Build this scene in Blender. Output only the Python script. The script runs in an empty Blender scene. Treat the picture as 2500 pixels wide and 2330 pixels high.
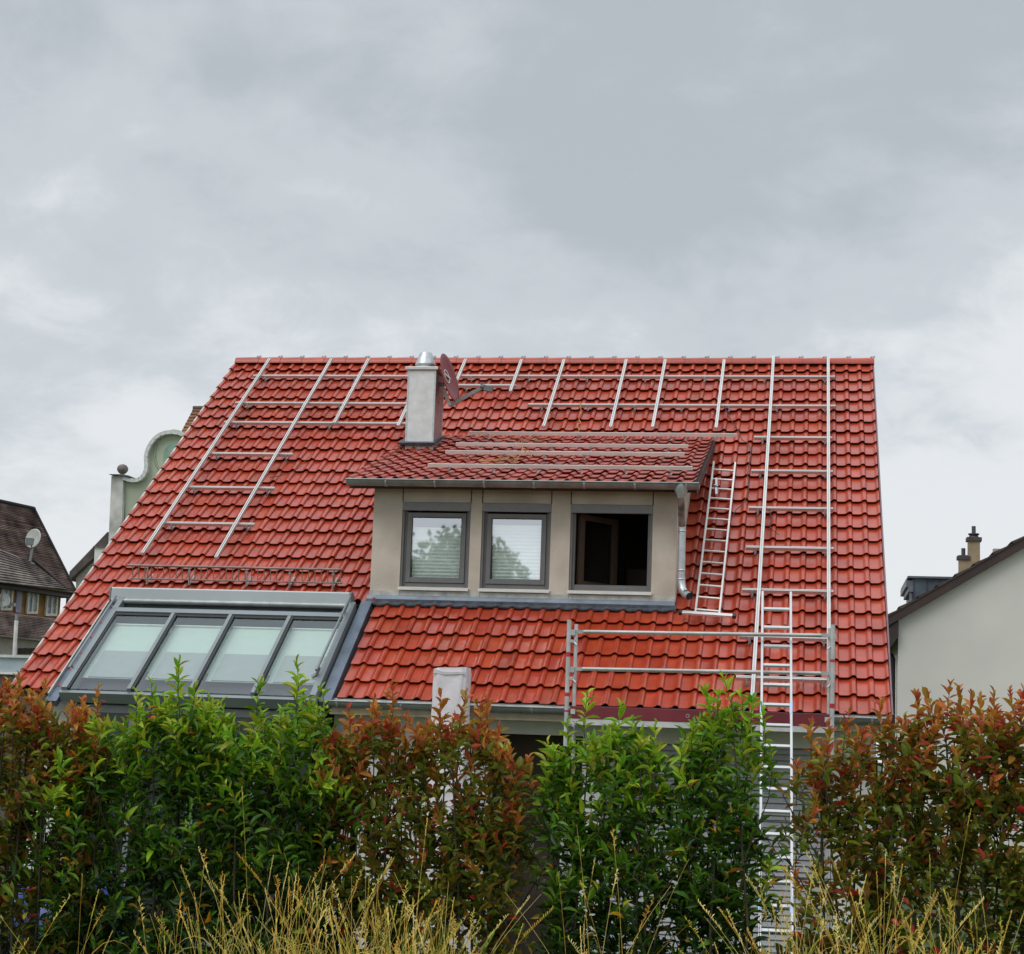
import bpy, math, random
import numpy as np
from mathutils import Vector, Matrix
random.seed(7); rng = np.random.default_rng(7)
sc = bpy.context.scene
COL = sc.collection
rad = math.radians
# ------------------------------------------------------------------ camera
F_PX, YAW, PITCH, ROLL = 4485.64, -0.165243, 0.144365, 0.0357738
CAM = Vector((9.35722, -20.67957, 2.43066))
_F = Vector((math.sin(YAW)*math.cos(PITCH), math.cos(YAW)*math.cos(PITCH), math.sin(PITCH)))
_r = Vector((math.cos(YAW), -math.sin(YAW), 0)); _u = _r.cross(_F)
_R = _r*math.cos(ROLL) + _u*math.sin(ROLL); _U = -_r*math.sin(ROLL) + _u*math.cos(ROLL)
cd = bpy.data.cameras.new('camera'); cam = bpy.data.objects.new('camera', cd); COL.objects.link(cam)
cd.sensor_fit = 'HORIZONTAL'; cd.sensor_width = 36; cd.lens = 36*F_PX/2500; cd.clip_end = 3000; cd.clip_start = .1
cam.matrix_world = Matrix(((_R.x, _U.x, -_F.x, CAM.x), (_R.y, _U.y, -_F.y, CAM.y), (_R.z, _U.z, -_F.z, CAM.z), (0, 0, 0, 1)))
sc.camera = cam
# ------------------------------------------------------------------ light
sc.view_settings.view_transform = 'Standard'; sc.view_settings.look = 'None'
sc.view_settings.gamma = 1; sc.view_settings.exposure = 0.0
SUN_EL, SUN_AZ = 50, 215          # azimuth measured clockwise from +Y
w = bpy.data.worlds.new('World'); sc.world = w; w.use_nodes = True
def build_world():
    nt = w.node_tree; N = nt.nodes; L = nt.links; N.clear()
    out = N.new('ShaderNodeOutputWorld'); bg = N.new('ShaderNodeBackground'); bg.inputs[1].default_value = .1
    sky = N.new('ShaderNodeTexSky'); sky.sky_type = 'NISHITA'; sky.sun_disc = False
    sky.sun_elevation = rad(SUN_EL); sky.sun_rotation = rad(SUN_AZ)
    tc = N.new('ShaderNodeTexCoord'); sep = N.new('ShaderNodeSeparateXYZ'); L.new(tc.outputs['Generated'], sep.inputs[0])
    def m(op, a, b=None, c=None, clamp=False):
        n = N.new('ShaderNodeMath'); n.operation = op; n.use_clamp = clamp
        for i, v in enumerate((a, b, c)):
            if v is None: continue
            if isinstance(v, (int, float)): n.inputs[i].default_value = v
            else: L.new(v, n.inputs[i])
        return n.outputs[0]
    zz = m('MAXIMUM', sep.outputs[2], 0.0); den = m('ADD', zz, .42)
    px = m('DIVIDE', sep.outputs[0], den); py = m('DIVIDE', sep.outputs[1], den)
    cb = N.new('ShaderNodeCombineXYZ'); L.new(px, cb.inputs[0]); L.new(py, cb.inputs[1])
    def noise(scale, det, rough, off, dist=0.):
        mp = N.new('ShaderNodeMapping'); mp.inputs['Location'].default_value = off
        L.new(cb.outputs[0], mp.inputs[0])
        n = N.new('ShaderNodeTexNoise'); n.inputs['Scale'].default_value = scale; n.inputs['Detail'].default_value = det
        n.inputs['Roughness'].default_value = rough; n.inputs['Distortion'].default_value = dist
        L.new(mp.outputs[0], n.inputs['Vector']); return n.outputs[0]
    n1 = noise(1.7, 5, .5, (5.3, 1.4, 0), .2); n2 = noise(6.0, 6, .58, (7.7, 2.4, 0), .25)
    n3 = noise(15., 8, .62, (1.7, 8.4, 0), .6); s = m('ADD', m('ADD', m('MULTIPLY', n1, .58), m('MULTIPLY', n2, .30)), m('MULTIPLY', n3, .12))
    hor = m('MULTIPLY', m('SUBTRACT', .27, zz), .68)           # thinner, brighter cloud towards the horizon
    s = m('ADD', s, hor)
    rp = N.new('ShaderNodeValToRGB'); L.new(s, rp.inputs[0]); cr = rp.color_ramp; cr.interpolation = 'EASE'
    cr.elements[0].position = .385; cr.elements[0].color = (.485, .535, .57, 1)
    cr.elements[1].position = .63; cr.elements[1].color = (.82, .845, .87, 1)
    e = cr.elements.new(.51); e.color = (.61, .655, .69, 1)
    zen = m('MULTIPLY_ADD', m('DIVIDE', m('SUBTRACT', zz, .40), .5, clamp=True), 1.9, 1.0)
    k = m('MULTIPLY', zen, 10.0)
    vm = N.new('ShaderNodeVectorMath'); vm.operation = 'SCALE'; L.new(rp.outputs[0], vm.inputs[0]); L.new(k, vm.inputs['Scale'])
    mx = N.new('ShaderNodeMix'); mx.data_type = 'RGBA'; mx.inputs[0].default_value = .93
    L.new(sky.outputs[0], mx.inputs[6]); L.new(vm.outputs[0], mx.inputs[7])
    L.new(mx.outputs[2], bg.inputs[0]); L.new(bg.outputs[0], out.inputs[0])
build_world()
sl = bpy.data.lights.new('sun', 'SUN'); sl.energy = 1.1; sl.angle = rad(35); sl.color = (1, .96, .9)
so = bpy.data.objects.new('sun', sl); COL.objects.link(so)
_sd = Vector((math.sin(rad(SUN_AZ))*math.cos(rad(SUN_EL)), math.cos(rad(SUN_AZ))*math.cos(rad(SUN_EL)), math.sin(rad(SUN_EL))))
so.rotation_euler = (-_sd).to_track_quat('-Z', 'Y').to_euler(); so.location = (0, -30, 40)

# ------------------------------------------------------------------ helpers
def ray(px, py):
    return (_F + _R*((px-1250)/F_PX) + _U*((1165-py)/F_PX)).normalized()
def hit(px, py, P0, n):
    d = ray(px, py); return CAM + d*((n.dot(P0-CAM))/n.dot(d))
def at(px, py, Y): return hit(px, py, Vector((0, Y, 0)), Vector((0, 1, 0)))

MATS = {}
def mat(name, base, rough=.6, metal=0., var=.12, vscale=8., bump=.0, bscale=60., spec=.5, hue=None, attr=None, coat=0.):
    """procedural material: base colour broken up by two noises, optional second hue, optional per-vertex tint."""
    if name in MATS: return MATS[name]
    m = bpy.data.materials.new(name); m.use_nodes = True; MATS[name] = m
    nt = m.node_tree; N = nt.nodes; L = nt.links; b = N['Principled BSDF']
    b.inputs['Roughness'].default_value = rough; b.inputs['Metallic'].default_value = metal
    b.inputs['Specular IOR Level'].default_value = spec
    if coat: b.inputs['Coat Weight'].default_value = coat; b.inputs['Coat Roughness'].default_value = .15
    tc = N.new('ShaderNodeTexCoord')
    n1 = N.new('ShaderNodeTexNoise'); n1.inputs['Scale'].default_value = vscale; n1.inputs['Detail'].default_value = 6
    L.new(tc.outputs['Object'], n1.inputs['Vector'])
    rp = N.new('ShaderNodeValToRGB'); L.new(n1.outputs[0], rp.inputs[0])
    lo = tuple(c*(1-var*1.6) for c in base); hi = tuple(min(1, c*(1+var*1.6)) for c in (hue or base))
    rp.color_ramp.elements[0].position = .3; rp.color_ramp.elements[0].color = (*lo, 1)
    rp.color_ramp.elements[1].position = .7; rp.color_ramp.elements[1].color = (*hi, 1)
    c = rp.outputs[0]
    if attr:
        a = N.new('ShaderNodeAttribute'); a.attribute_name = attr
        mx = N.new('ShaderNodeMix'); mx.data_type = 'RGBA'; mx.blend_type = 'MULTIPLY'; mx.inputs[0].default_value = 1
        L.new(c, mx.inputs[6]); L.new(a.outputs['Color'], mx.inputs[7]); c = mx.outputs[2]
    L.new(c, b.inputs['Base Color'])
    if bump:
        n2 = N.new('ShaderNodeTexNoise'); n2.inputs['Scale'].default_value = bscale; n2.inputs['Detail'].default_value = 4
        L.new(tc.outputs['Object'], n2.inputs['Vector'])
        bp = N.new('ShaderNodeBump'); bp.inputs['Strength'].default_value = bump; bp.inputs['Distance'].default_value = .01
        L.new(n2.outputs[0], bp.inputs['Height']); L.new(bp.outputs[0], b.inputs['Normal'])
    return m

class MB:
    def __init__(s): s.v = []; s.f = []; s.c = []; s.tint = None; s.smooth = set(); s.cuts = []
    def cut(s): s.cuts.append((len(s.v), len(s.f)))
    def add(s, vs, fs, smooth=False):
        o = len(s.v); s.v += [tuple(v) for v in vs]
        if s.tint is not None: s.c += [s.tint]*len(vs)
        for f in fs:
            if smooth: s.smooth.add(len(s.f))
            s.f.append(tuple(i+o for i in f))
    def obox(s, c, ax, ay, az):
        c = Vector(c); ax, ay, az = Vector(ax), Vector(ay), Vector(az)
        vs = [c+ax*i+ay*j+az*k for k in (-1, 1) for j in (-1, 1) for i in (-1, 1)]
        s.add(vs, [(0, 2, 3, 1), (4, 5, 7, 6), (0, 1, 5, 4), (2, 6, 7, 3), (0, 4, 6, 2), (1, 3, 7, 5)])
    def box(s, a, b):
        a, b = Vector(a), Vector(b); c = (a+b)/2; h = (b-a)/2
        s.obox(c, (h.x, 0, 0), (0, h.y, 0), (0, 0, h.z))
    def bar(s, p, q, wd, ht, up=(0, 0, 1)):
        p, q = Vector(p), Vector(q); d = (q-p); l = d.length; d.normalize(); up = Vector(up)
        sd = d.cross(up).normalized(); up = sd.cross(d)
        s.obox((p+q)/2, d*l/2, sd*wd/2, up*ht/2)
    def tube(s, pts, r, n=8, cap=True):
        pts = [Vector(p) for p in pts]; rs = r if isinstance(r, (list, tuple)) else [r]*len(pts)
        rings = []; prev = None
        for i, p in enumerate(pts):
            t = (pts[min(i+1, len(pts)-1)]-pts[max(i-1, 0)]).normalized()
            if prev is None:
                a = t.orthogonal().normalized()
            else:
                a = (prev - t*prev.dot(t)).normalized()
            prev = a; b = t.cross(a)
            rings.append([p+(a*math.cos(2*math.pi*k/n)+b*math.sin(2*math.pi*k/n))*rs[i] for k in range(n)])
        vs = [v for rg in rings for v in rg]; fs = []
        for i in range(len(pts)-1):
            for k in range(n): fs.append((i*n+k, i*n+(k+1) % n, (i+1)*n+(k+1) % n, (i+1)*n+k))
        s.add(vs, fs, True)
        if cap:
            s.add(rings[0], [tuple(range(n))[::-1]]); s.add(rings[-1], [tuple(range(n))])
    def lathe(s, c, prof, n=24, axis=(0, 0, 1), smooth=True):
        c = Vector(c); ax = Vector(axis).normalized(); a = ax.orthogonal().normalized(); b = ax.cross(a)
        vs = [c+ax*h+(a*math.cos(2*math.pi*k/n)+b*math.sin(2*math.pi*k/n))*r for r, h in prof for k in range(n)]
        fs = [(i*n+k, i*n+(k+1) % n, (i+1)*n+(k+1) % n, (i+1)*n+k) for i in range(len(prof)-1) for k in range(n)]
        s.add(vs, fs, smooth)
    def prism(s, poly, d):
        """closed outline poly (3-D points, one plane) pushed along d"""
        poly = [Vector(p) for p in poly]; d = Vector(d); n = len(poly)
        s.add(poly+[p+d for p in poly], [tuple(range(n)), tuple(range(2*n-1, n-1, -1))]+[(i, i+n, (i+1) % n+n, (i+1) % n) for i in range(n)])
    def quad(s, *p): s.add(p, [tuple(range(len(p)))])
    def build(s, name, m, parent=None, bevel=0, recalc=True):
        if s.cuts:                                                  # several alike pieces, each an object of its own
            ks = [(0, 0)]+[c for c in s.cuts if c[0] < len(s.v)]+[(len(s.v), len(s.f))]; o = None
            for (a, fa), (b, fb) in zip(ks, ks[1:]):
                q = MB(); q.v = s.v[a:b]; q.f = [tuple(i-a for i in f) for f in s.f[fa:fb]]; q.smooth = {i-fa for i in s.smooth if fa <= i < fb}
                p = q.build(name, m, parent, bevel, recalc); o = o or p
            return o
        me = bpy.data.meshes.new(name); me.from_pydata(s.v, [], s.f)
        if recalc:
            import bmesh
            bm = bmesh.new(); bm.from_mesh(me); bmesh.ops.recalc_face_normals(bm, faces=bm.faces); bm.to_mesh(me); bm.free()
        if s.smooth:
            sm = np.zeros(len(me.polygons), bool); sm[list(s.smooth)] = True; me.polygons.foreach_set('use_smooth', sm)
        if s.c:
            at_ = me.color_attributes.new('tint', 'FLOAT_COLOR', 'POINT')
            at_.data.foreach_set('color', np.array([(*c, 1) for c in s.c], np.float32).ravel())
        me.materials.append(m)
        o = bpy.data.objects.new(name, me); COL.objects.link(o)
        if parent is not None:
            o.parent = parent; o.matrix_parent_inverse = parent.matrix_world.inverted()
        if bevel:
            bv = o.modifiers.new('bevel', 'BEVEL'); bv.width = bevel; bv.segments = 2; bv.limit_method = 'ANGLE'
        return o
def tag(o, label=None, cat=None, group=None, kind=None):
    if label: o['label'] = label
    if cat: o['category'] = cat
    if group: o['group'] = group
    if kind: o['kind'] = kind
    return o
def thing(name, loc, label, cat, group=None):
    o = bpy.data.objects.new(name, None); COL.objects.link(o); o.location = loc; o.empty_display_size = .2
    o.matrix_world = Matrix.Translation(Vector(loc))
    return tag(o, label, cat, group)

# ------------------------------------------------------------------ materials
TILE = mat('clay_tile', (.375, .040, .0155), .30, var=.09, vscale=5, bump=.08, bscale=220, attr='tint', spec=.5, hue=(.395, .050, .0195))
DTILE = mat('old_clay_tile', (.35, .046, .026), .36, var=.16, vscale=7, bump=.2, bscale=180, attr='tint', spec=.5, hue=(.38, .066, .044))
ALU = mat('mill_aluminium', (.60, .585, .56), .42, .55, var=.05, vscale=3)
ALUB = mat('pale_aluminium', (.72, .66, .62), .5, .3, var=.05, vscale=3)
GALV = mat('galvanised_steel', (.52, .54, .55), .40, .7, var=.09, vscale=14, bump=.05, bscale=90)
STAIN = mat('brushed_steel_sheet', (.68, .68, .67), .42, .4, var=.07, vscale=9, bump=.06, bscale=160)
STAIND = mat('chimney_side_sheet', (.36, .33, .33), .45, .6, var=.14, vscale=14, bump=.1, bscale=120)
ZINC = mat('zinc_gutter', (.27, .285, .275), .42, .6, var=.16, vscale=6)
FACADE = mat('fibre_cement_panel', (.54, .47, .385), .75, var=.09, vscale=2.2, bump=.2, bscale=160, hue=(.58, .51, .425))
GREYP = mat('grey_window_profile', (.155, .150, .15), .45, var=.05)
GREYL = mat('grey_shutter_box', (.235, .235, .24), .45, var=.05)
ANTH = mat('grey_awning_metal', (.21, .235, .245), .42, .25, var=.06, vscale=2)
LEAD = mat('dark_lead', (.05, .055, .07), .55, .2, var=.25, vscale=12, bump=.4, bscale=30)
BLUEG = mat('blue_grey_flashing', (.13, .155, .195), .45, .5, var=.15, vscale=5)
PALEM = mat('pale_flashing', (.50, .50, .47), .5, .35, var=.15, vscale=9)
SILL = mat('white_sill', (.70, .70, .68), .4, var=.05)
WHITEP = mat('white_render', (.72, .70, .67), .85, var=.05, vscale=2, bump=.15, bscale=150)
CREAM = mat('cream_render', (.64, .615, .57), .9, var=.065, vscale=.3, bump=.2, bscale=40)
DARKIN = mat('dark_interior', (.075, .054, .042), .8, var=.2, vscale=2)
BLACK = mat('black_rubber', (.02, .02, .02), .6, var=.1)
def glass(name, fac, tint=(.9, .95, .93), gl=(.95, .97, 1), see=None):
    m = bpy.data.materials.new(name); m.use_nodes = True; N = m.node_tree.nodes; L = m.node_tree.links
    o = N['Material Output']; N.remove(N['Principled BSDF'])
    t = N.new('ShaderNodeBsdfTransparent'); t.inputs[0].default_value = (*tint, 1)
    g = N.new('ShaderNodeBsdfGlossy'); g.inputs['Roughness'].default_value = .02; g.inputs[0].default_value = (*gl, 1)
    nz = N.new('ShaderNodeTexNoise'); nz.inputs['Scale'].default_value = 1.4; tc = N.new('ShaderNodeTexCoord')
    L.new(tc.outputs['Object'], nz.inputs['Vector'])
    bp = N.new('ShaderNodeBump'); bp.inputs['Strength'].default_value = .02; bp.inputs['Distance'].default_value = .02
    L.new(nz.outputs[0], bp.inputs['Height']); L.new(bp.outputs[0], g.inputs['Normal'])
    if see is not None:                                            # clear coated pane: what is seen through it plus what it mirrors
        t.inputs[0].default_value = tuple(c*see for c in tint)+(1,); g.inputs[0].default_value = tuple(c*fac for c in gl)+(1,)
        x = N.new('ShaderNodeAddShader'); L.new(t.outputs[0], x.inputs[0]); L.new(g.outputs[0], x.inputs[1]); L.new(x.outputs[0], o.inputs[0]); return m
    x = N.new('ShaderNodeMixShader'); x.inputs[0].default_value = fac
    L.new(t.outputs[0], x.inputs[1]); L.new(g.outputs[0], x.inputs[2]); L.new(x.outputs[0], o.inputs[0]); return m
GLASSW = glass('window_glass', .56, (.95, 1, .97), (.90, .95, 1), see=.68); GLASSR = glass('roof_glass', .11, (.84, .92, .885))

# ------------------------------------------------------------------ ground
def gz(x, y):
    t = min(1, max(0, (-3.5-y)/8.0)); t = t*t*(3-2*t)
    return .80*t + .03*math.sin(x*.7+y*.4)*t
def ground():
    xs = [-400, -150, -60, -30] + [i*1.5-15 for i in range(26)] + [40, 80, 160, 400]
    ys = [-120, -60, -35] + [-26+i*.75 for i in range(36)] + [5, 15, 40, 100, 300, 900]
    vs = [(x, y, gz(x, y)) for y in ys for x in xs]; n = len(xs)
    m = MB(); m.add(vs, [(j*n+i, j*n+i+1, (j+1)*n+i+1, (j+1)*n+i) for j in range(len(ys)-1) for i in range(n-1)], True)
    g = mat('meadow_soil', (.085, .075, .030), .95, var=.5, vscale=1.5, bump=.6, bscale=25, hue=(.06, .085, .025))
    tag(m.build('ground', g), kind='structure')
ground()

# ------------------------------------------------------------------ the red-roofed house
TH = .627664; CT, ST = math.cos(TH), math.sin(TH); G = .352; NR = 27; LR = NR*G; ZE = 2.9; W = 10.2111; NC = 52; TW = W/NC
RN = Vector((0, -ST, CT))
def RP(x, s, h=0.): return Vector((x, (LR-s)*CT - h*ST, ZE+(LR-s)*ST + h*CT))
YA, ZA = LR*CT, ZE+LR*ST
ST_TOP = 2.62; YT, ZT = (LR-ST_TOP)*CT, ZE+(LR-ST_TOP)*ST
DA = math.radians(17.28); CD, SD = math.cos(DA), math.sin(DA)
def DPT(x, s, h=0.): return Vector((x, YT-s*CD-h*SD, ZT-s*SD+h*CD))
DLEN = 4.32
house = thing('tiled_house', (5.1, 4, 0), 'house with large orange-red pantile roof, front dormer, steel chimney and roof glazing', 'house')
PROF = [(.030, -.005), (.055, -.007), (.110, -.007), (.134, -.004), (.150, .004), (.162, .015), (.175, .0245), (.190, .0285), (.205, .0255), (.216, .017), (.223, .006), (.226, -.006)]
def tiles(frame, x0, nc, rows, skip=lambda c, r: False, jit=.0016, tv=.09, verge=True, step=.040):
    m = MB()
    for r, (s0, s1) in enumerate(rows):
        for c in range(-1 if verge else 0, nc):
            if skip(c, r): continue
            k = 1+random.gauss(0, tv*.45); warm = random.gauss(0, .04)
            m.tint = (k, k*(1+warm+.02), k*(1-warm))
            if random.random() < .03: m.tint = tuple(q*random.uniform(.78, .9) for q in m.tint)
            j1, j2, j3 = (random.gauss(0, jit) for _ in range(3))
            sj = random.gauss(0, .003); xj = random.gauss(0, .0012)
            prof = PROF if c >= 0 else [(q, h) for q, h in PROF if q > .14]
            if c == nc-1: prof = [(q, h) for q, h in PROF if q < .20]
            top = []; mid = []; low = []; lip = []; und = []
            for q, h in prof:
                x = x0+c*TW+q+xj; tl = j1+j3*(q-.12)/.1
                top.append(frame(x, s0-.03, h-step+j2)); mid.append(frame(x, (s0+s1)/2, h-step*.45+(j2+tl)/2))
                low.append(frame(x, s1-.004+sj, h+tl)); lip.append(frame(x, s1-.006+sj, h-.011+tl)); und.append(frame(x, s1-.075+sj, h-.013+tl))
            n = len(prof); vs = top+mid+low; fs = []
            for b in range(2):
                for i in range(n-1): fs.append((b*n+i, b*n+i+1, (b+1)*n+i+1, (b+1)*n+i))
            m.add(vs, fs, True)
            m.add(low+lip+und, [(b*n+i, b*n+i+1, b*n+n+i+1, b*n+n+i) for b in range(2) for i in range(n-1)])
            # side lip of the roll, seen where it laps the next pan
            a, b_ = len(prof)-1, len(prof)-1
            if c >= 0 and c < nc-1:
                d = frame(0, 0, -.012)-frame(0, 0, 0)
                m.add([top[-1], low[-1], low[-1]+d, top[-1]+d], [(0, 1, 2, 3)])
    m.tint = None
    return m
def roof_skip(c, r):
    xa, xb = c*TW, (c+1)*TW; sa, sb = r*G, (r+1)*G
    if xa > 3.80 and xb < 7.66 and sb > 3.0 and sb < 7.45: return True
    if xa > .50 and xb < 3.95 and sa > 7.3: return True
    return False
roof = tiles(RP, 0, NC, [(i*G, (i+1)*G) for i in range(NR)], roof_skip).build('roof', TILE, house, recalc=False)
# sheathing below the tiles (front slope in pieces round dormer and glazing), rear slope, gables
m = MB()
def slab(m, x0, x1, s0, s1, h0=-.13, h1=-.064, fr=RP):
    m.prism([fr(x0, s0, h0), fr(x1, s0, h0), fr(x1, s1, h0), fr(x0, s1, h0)], fr(0, 0, h1)-fr(0, 0, h0))
slab(m, .02, 3.86, .02, 7.40); slab(m, 3.862, 7.68, .02, 2.66); slab(m, 3.862, 7.68, 7.40, LR); slab(m, 7.684, W+.001, .02, LR); slab(m, .02, .52, 7.404, LR)
for x0, x1 in ((.02, W-.03),):
    BK = lambda x, s, h: Vector((x, YA+s*CT+h*ST, ZA-s*ST+h*CT))
    slab(m, x0, x1, .02, LR, -.11, 0, BK)
m.build('roof_deck', mat('roof_boarding', (.06, .035, .025), .8), roof)
# ridge tiles and their clips
m = MB(); mc = MB(); RL = W/28
for i in range(28):
    xa, xb = i*RL-.01, (i+1)*RL+.025; n = 10; k = random.uniform(.88, 1.08); m.tint = (k, k, k); ring = []
    for x, r in ((xa, .108), (xb, .118)):
        ring.append([Vector((x, YA+math.cos(a)*r*1.02, ZA-.055+math.sin(a)*r)) for a in [math.pi*j/n for j in range(n+1)]])
    m.add(ring[0]+ring[1], [(j, j+1, n+1+j+1, n+1+j) for j in range(n)], True)
    m.add(ring[1]+[v+Vector((0, 0, -.015)) for v in ring[1]], [(j, j+1, n+1+j+1, n+1+j) for j in range(n)])
    if i in (0, 27):
        rg = ring[0] if i == 0 else ring[1]; m.add(rg, [tuple(range(n+1))])
    mc.obox((xb-.02, YA-.01, ZA+.068), (.035, 0, .010), (0, .012, 0), (-.004, 0, .012))
    mc.obox((xb-.045, YA-.01, ZA+.060), (.006, 0, .0), (0, .012, 0), (0, 0, .018)); mc.cut()
rt = m.build('ridge_tiles', TILE, roof); mc.build('ridge_clip', GALV, roof)
# verge trims
m = MB()
m.prism([RP(-.035, .0, -.10), RP(-.012, .0, -.10), RP(-.012, LR, -.10), RP(-.035, LR, -.10)], RN*.105)
m.build('verge_trim', mat('pale_verge_trim', (.55, .50, .46), .5, .2, var=.1), roof)
m = MB(); m.prism([RP(W+.002, .0, -.16), RP(W+.022, .0, -.16), RP(W+.022, LR, -.16), RP(W+.002, LR, -.16)], RN*.157)
m.build('verge_trim', mat('violet_verge_trim', (.20, .10, .115), .5, .1, var=.1), roof)
# walls with the openings that can be glimpsed through the hedge
m = MB(); YW = .35; YB = 2*YA-.35
def wall_front(m, segs, y0, y1, ztop):
    for x0, x1, z0, z1 in segs: m.box((x0, y0, z0), (x1, y1, z1))
wall_front(m, [(.15, .75, 0, 2.7), (3.85, 5.72, 0, 2.7), (5.72, 6.78, 2.55, 2.7), (6.78, 7.0, 0, 2.7), (7.0, 9.55, 2.5, 2.7), (9.55, 10.06, 0, 2.7)], YW, YW+.3, 2.7)
for xa in (.15, 9.76):
    m.prism([(xa, YW+.301, 0), (xa, YB, 0), (xa, YB, 2.9), (xa, YA, ZA-.28), (xa, YW+.301, 2.9)], (.3, 0, 0))
m.box((.451, YB-.3, 0), (9.759, YB, 2.75))
m.build('wall', WHITEP, house)
m = MB(); m.box((3.9, -.08, 2.70), (10.16, .345, 2.735)); m.box((3.9, -.085, 2.735), (10.16, -.06, 2.86))
m.build('soffit', mat('beige_soffit', (.30, .26, .18), .7), house)
m = MB(); m.box((5.6, .9, .02), (6.9, .95, 2.6)); m.box((5.65, .66, .02), (5.7, .9, 2.6)); m.box((6.82, .66, .02), (6.87, .9, 2.6)); m.box((5.6, .655, .0), (6.9, .95, .018))
m.build('doorway', DARKIN, house)
m = MB()
for i in range(36):
    z = .05+i*.068; m.add([(7.0, .44, z), (9.55, .44, z), (9.55, .455, z+.05), (7.0, .455, z+.05)], [(0, 1, 2, 3)], False)
    m.add([(7.0, .455, z+.05), (9.55, .455, z+.05), (9.55, .47, z+.06), (7.0, .47, z+.06), (9.55, .44, z+.068), (7.0, .44, z+.068)], [(0, 1, 2, 3), (3, 2, 4, 5)])
m.build('roller_shutter', mat('grey_shutter_slats', (.42, .42, .435), .5, .15, var=.06), house)
def gutter(name, x0, x1, y, z, r, mt, parent, hang):
    m = MB(); n = 9; o = []
    for x in (x0, x1): o.append([Vector((x, y-math.cos(a)*r, z-math.sin(a)*r)) for a in [math.pi*j/n for j in range(n+1)]])
    m.add(o[0]+o[1], [(j, j+1, n+2+j, n+1+j) for j in range(n)], True)
    for e in o: m.add(e, [tuple(range(n+1))])
    m.tube([(x0, y-r, z+.003), (x1, y-r, z+.003)], .010, 8)
    g = m.build(name, mt, parent)
    h = MB()
    for x in hang:
        pts = [(x, y-math.cos(a)*(r+.003), z-math.sin(a)*(r+.003)) for a in [math.pi*j/n for j in range(n+1)]]
        for p, q in zip(pts, pts[1:]): h.bar(p, q, .022, .004, (0, -.5, -.5) if p[1] > y else (0, -1, -.3))
        h.cut()
    h.build('gutter_strap', GALV, g); return g
gutter('gutter', 3.90, W-.02, -.10, 2.845, .062, mat('eaves_gutter_zinc', (.27, .285, .295), .42, .55, var=.14, vscale=4), house, [4.0+i*.75 for i in range(9)])
m = MB(); m.prism([RP(3.87, LR-.02, -.035), RP(W-.02, LR-.02, -.035), RP(W-.02, LR+.06, -.05), RP(3.87, LR+.06, -.05)], RN*.004)
m.build('eaves_flashing', PALEM, house)

# ---------- dormer
YD = 1.77; X0, X1 = 3.857, 7.687
WIN = [(4.231, 5.107), (5.252, 6.125), (6.370, 7.389)]; WZ0, WZ1 = 4.338, 5.298
m = MB(); D2 = YD+.22
m.box((X0, YD, 4.28), (X1, D2, WZ0)); m.box((X0, YD, 5.408), (X1, D2, 5.66))
xs = [X0]+[q for a in WIN for q in a]+[X1]
for a, b in zip(xs[::2], xs[1::2]): m.box((a, YD, WZ0), (b, D2, 5.408))
for xa in (X0, X1-.1):                                             # cheeks
    m.prism([(xa, D2, 3.75), (xa, D2, 5.70), (xa, YT-.1, ZT-.14), (xa, YT-.3, ZT-.42)], (.1, 0, 0))
dw = m.build('dormer_wall', FACADE, house)
m = MB()
for a, b in WIN:
    for x in (a, b): m.box((x-.006, YD-.0025, 5.408), (x+.006, YD+.01, 5.62)); m.cut()
m.build('panel_joint', mat('dark_joint', (.03, .026, .02), .9), dw)
m = MB()
for x in [X0+.1, X0+.32, 5.14, 5.22, 6.16, 6.33, 7.43, 7.62]:
    for z in (4.36, 4.82, 5.3): m.lathe((x, YD-.002, z), [(.007, .002), (.005, -.002), (0, -.003)], 8, (0, 1, 0)); m.cut()
m.build('panel_screw', PALEM, dw)
def frame_box(m, x0, x1, z0, z1, y0, y1, t, tb=None):
    tb = tb or t
    m.box((x0, y0, z0), (x0+t, y1, z1)); m.box((x1-t, y0, z0), (x1, y1, z1))
    m.box((x0+t, y0, z0), (x1-t, y1, z0+tb)); m.box((x0+t, y0, z1-t), (x1-t, y1, z1))
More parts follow.
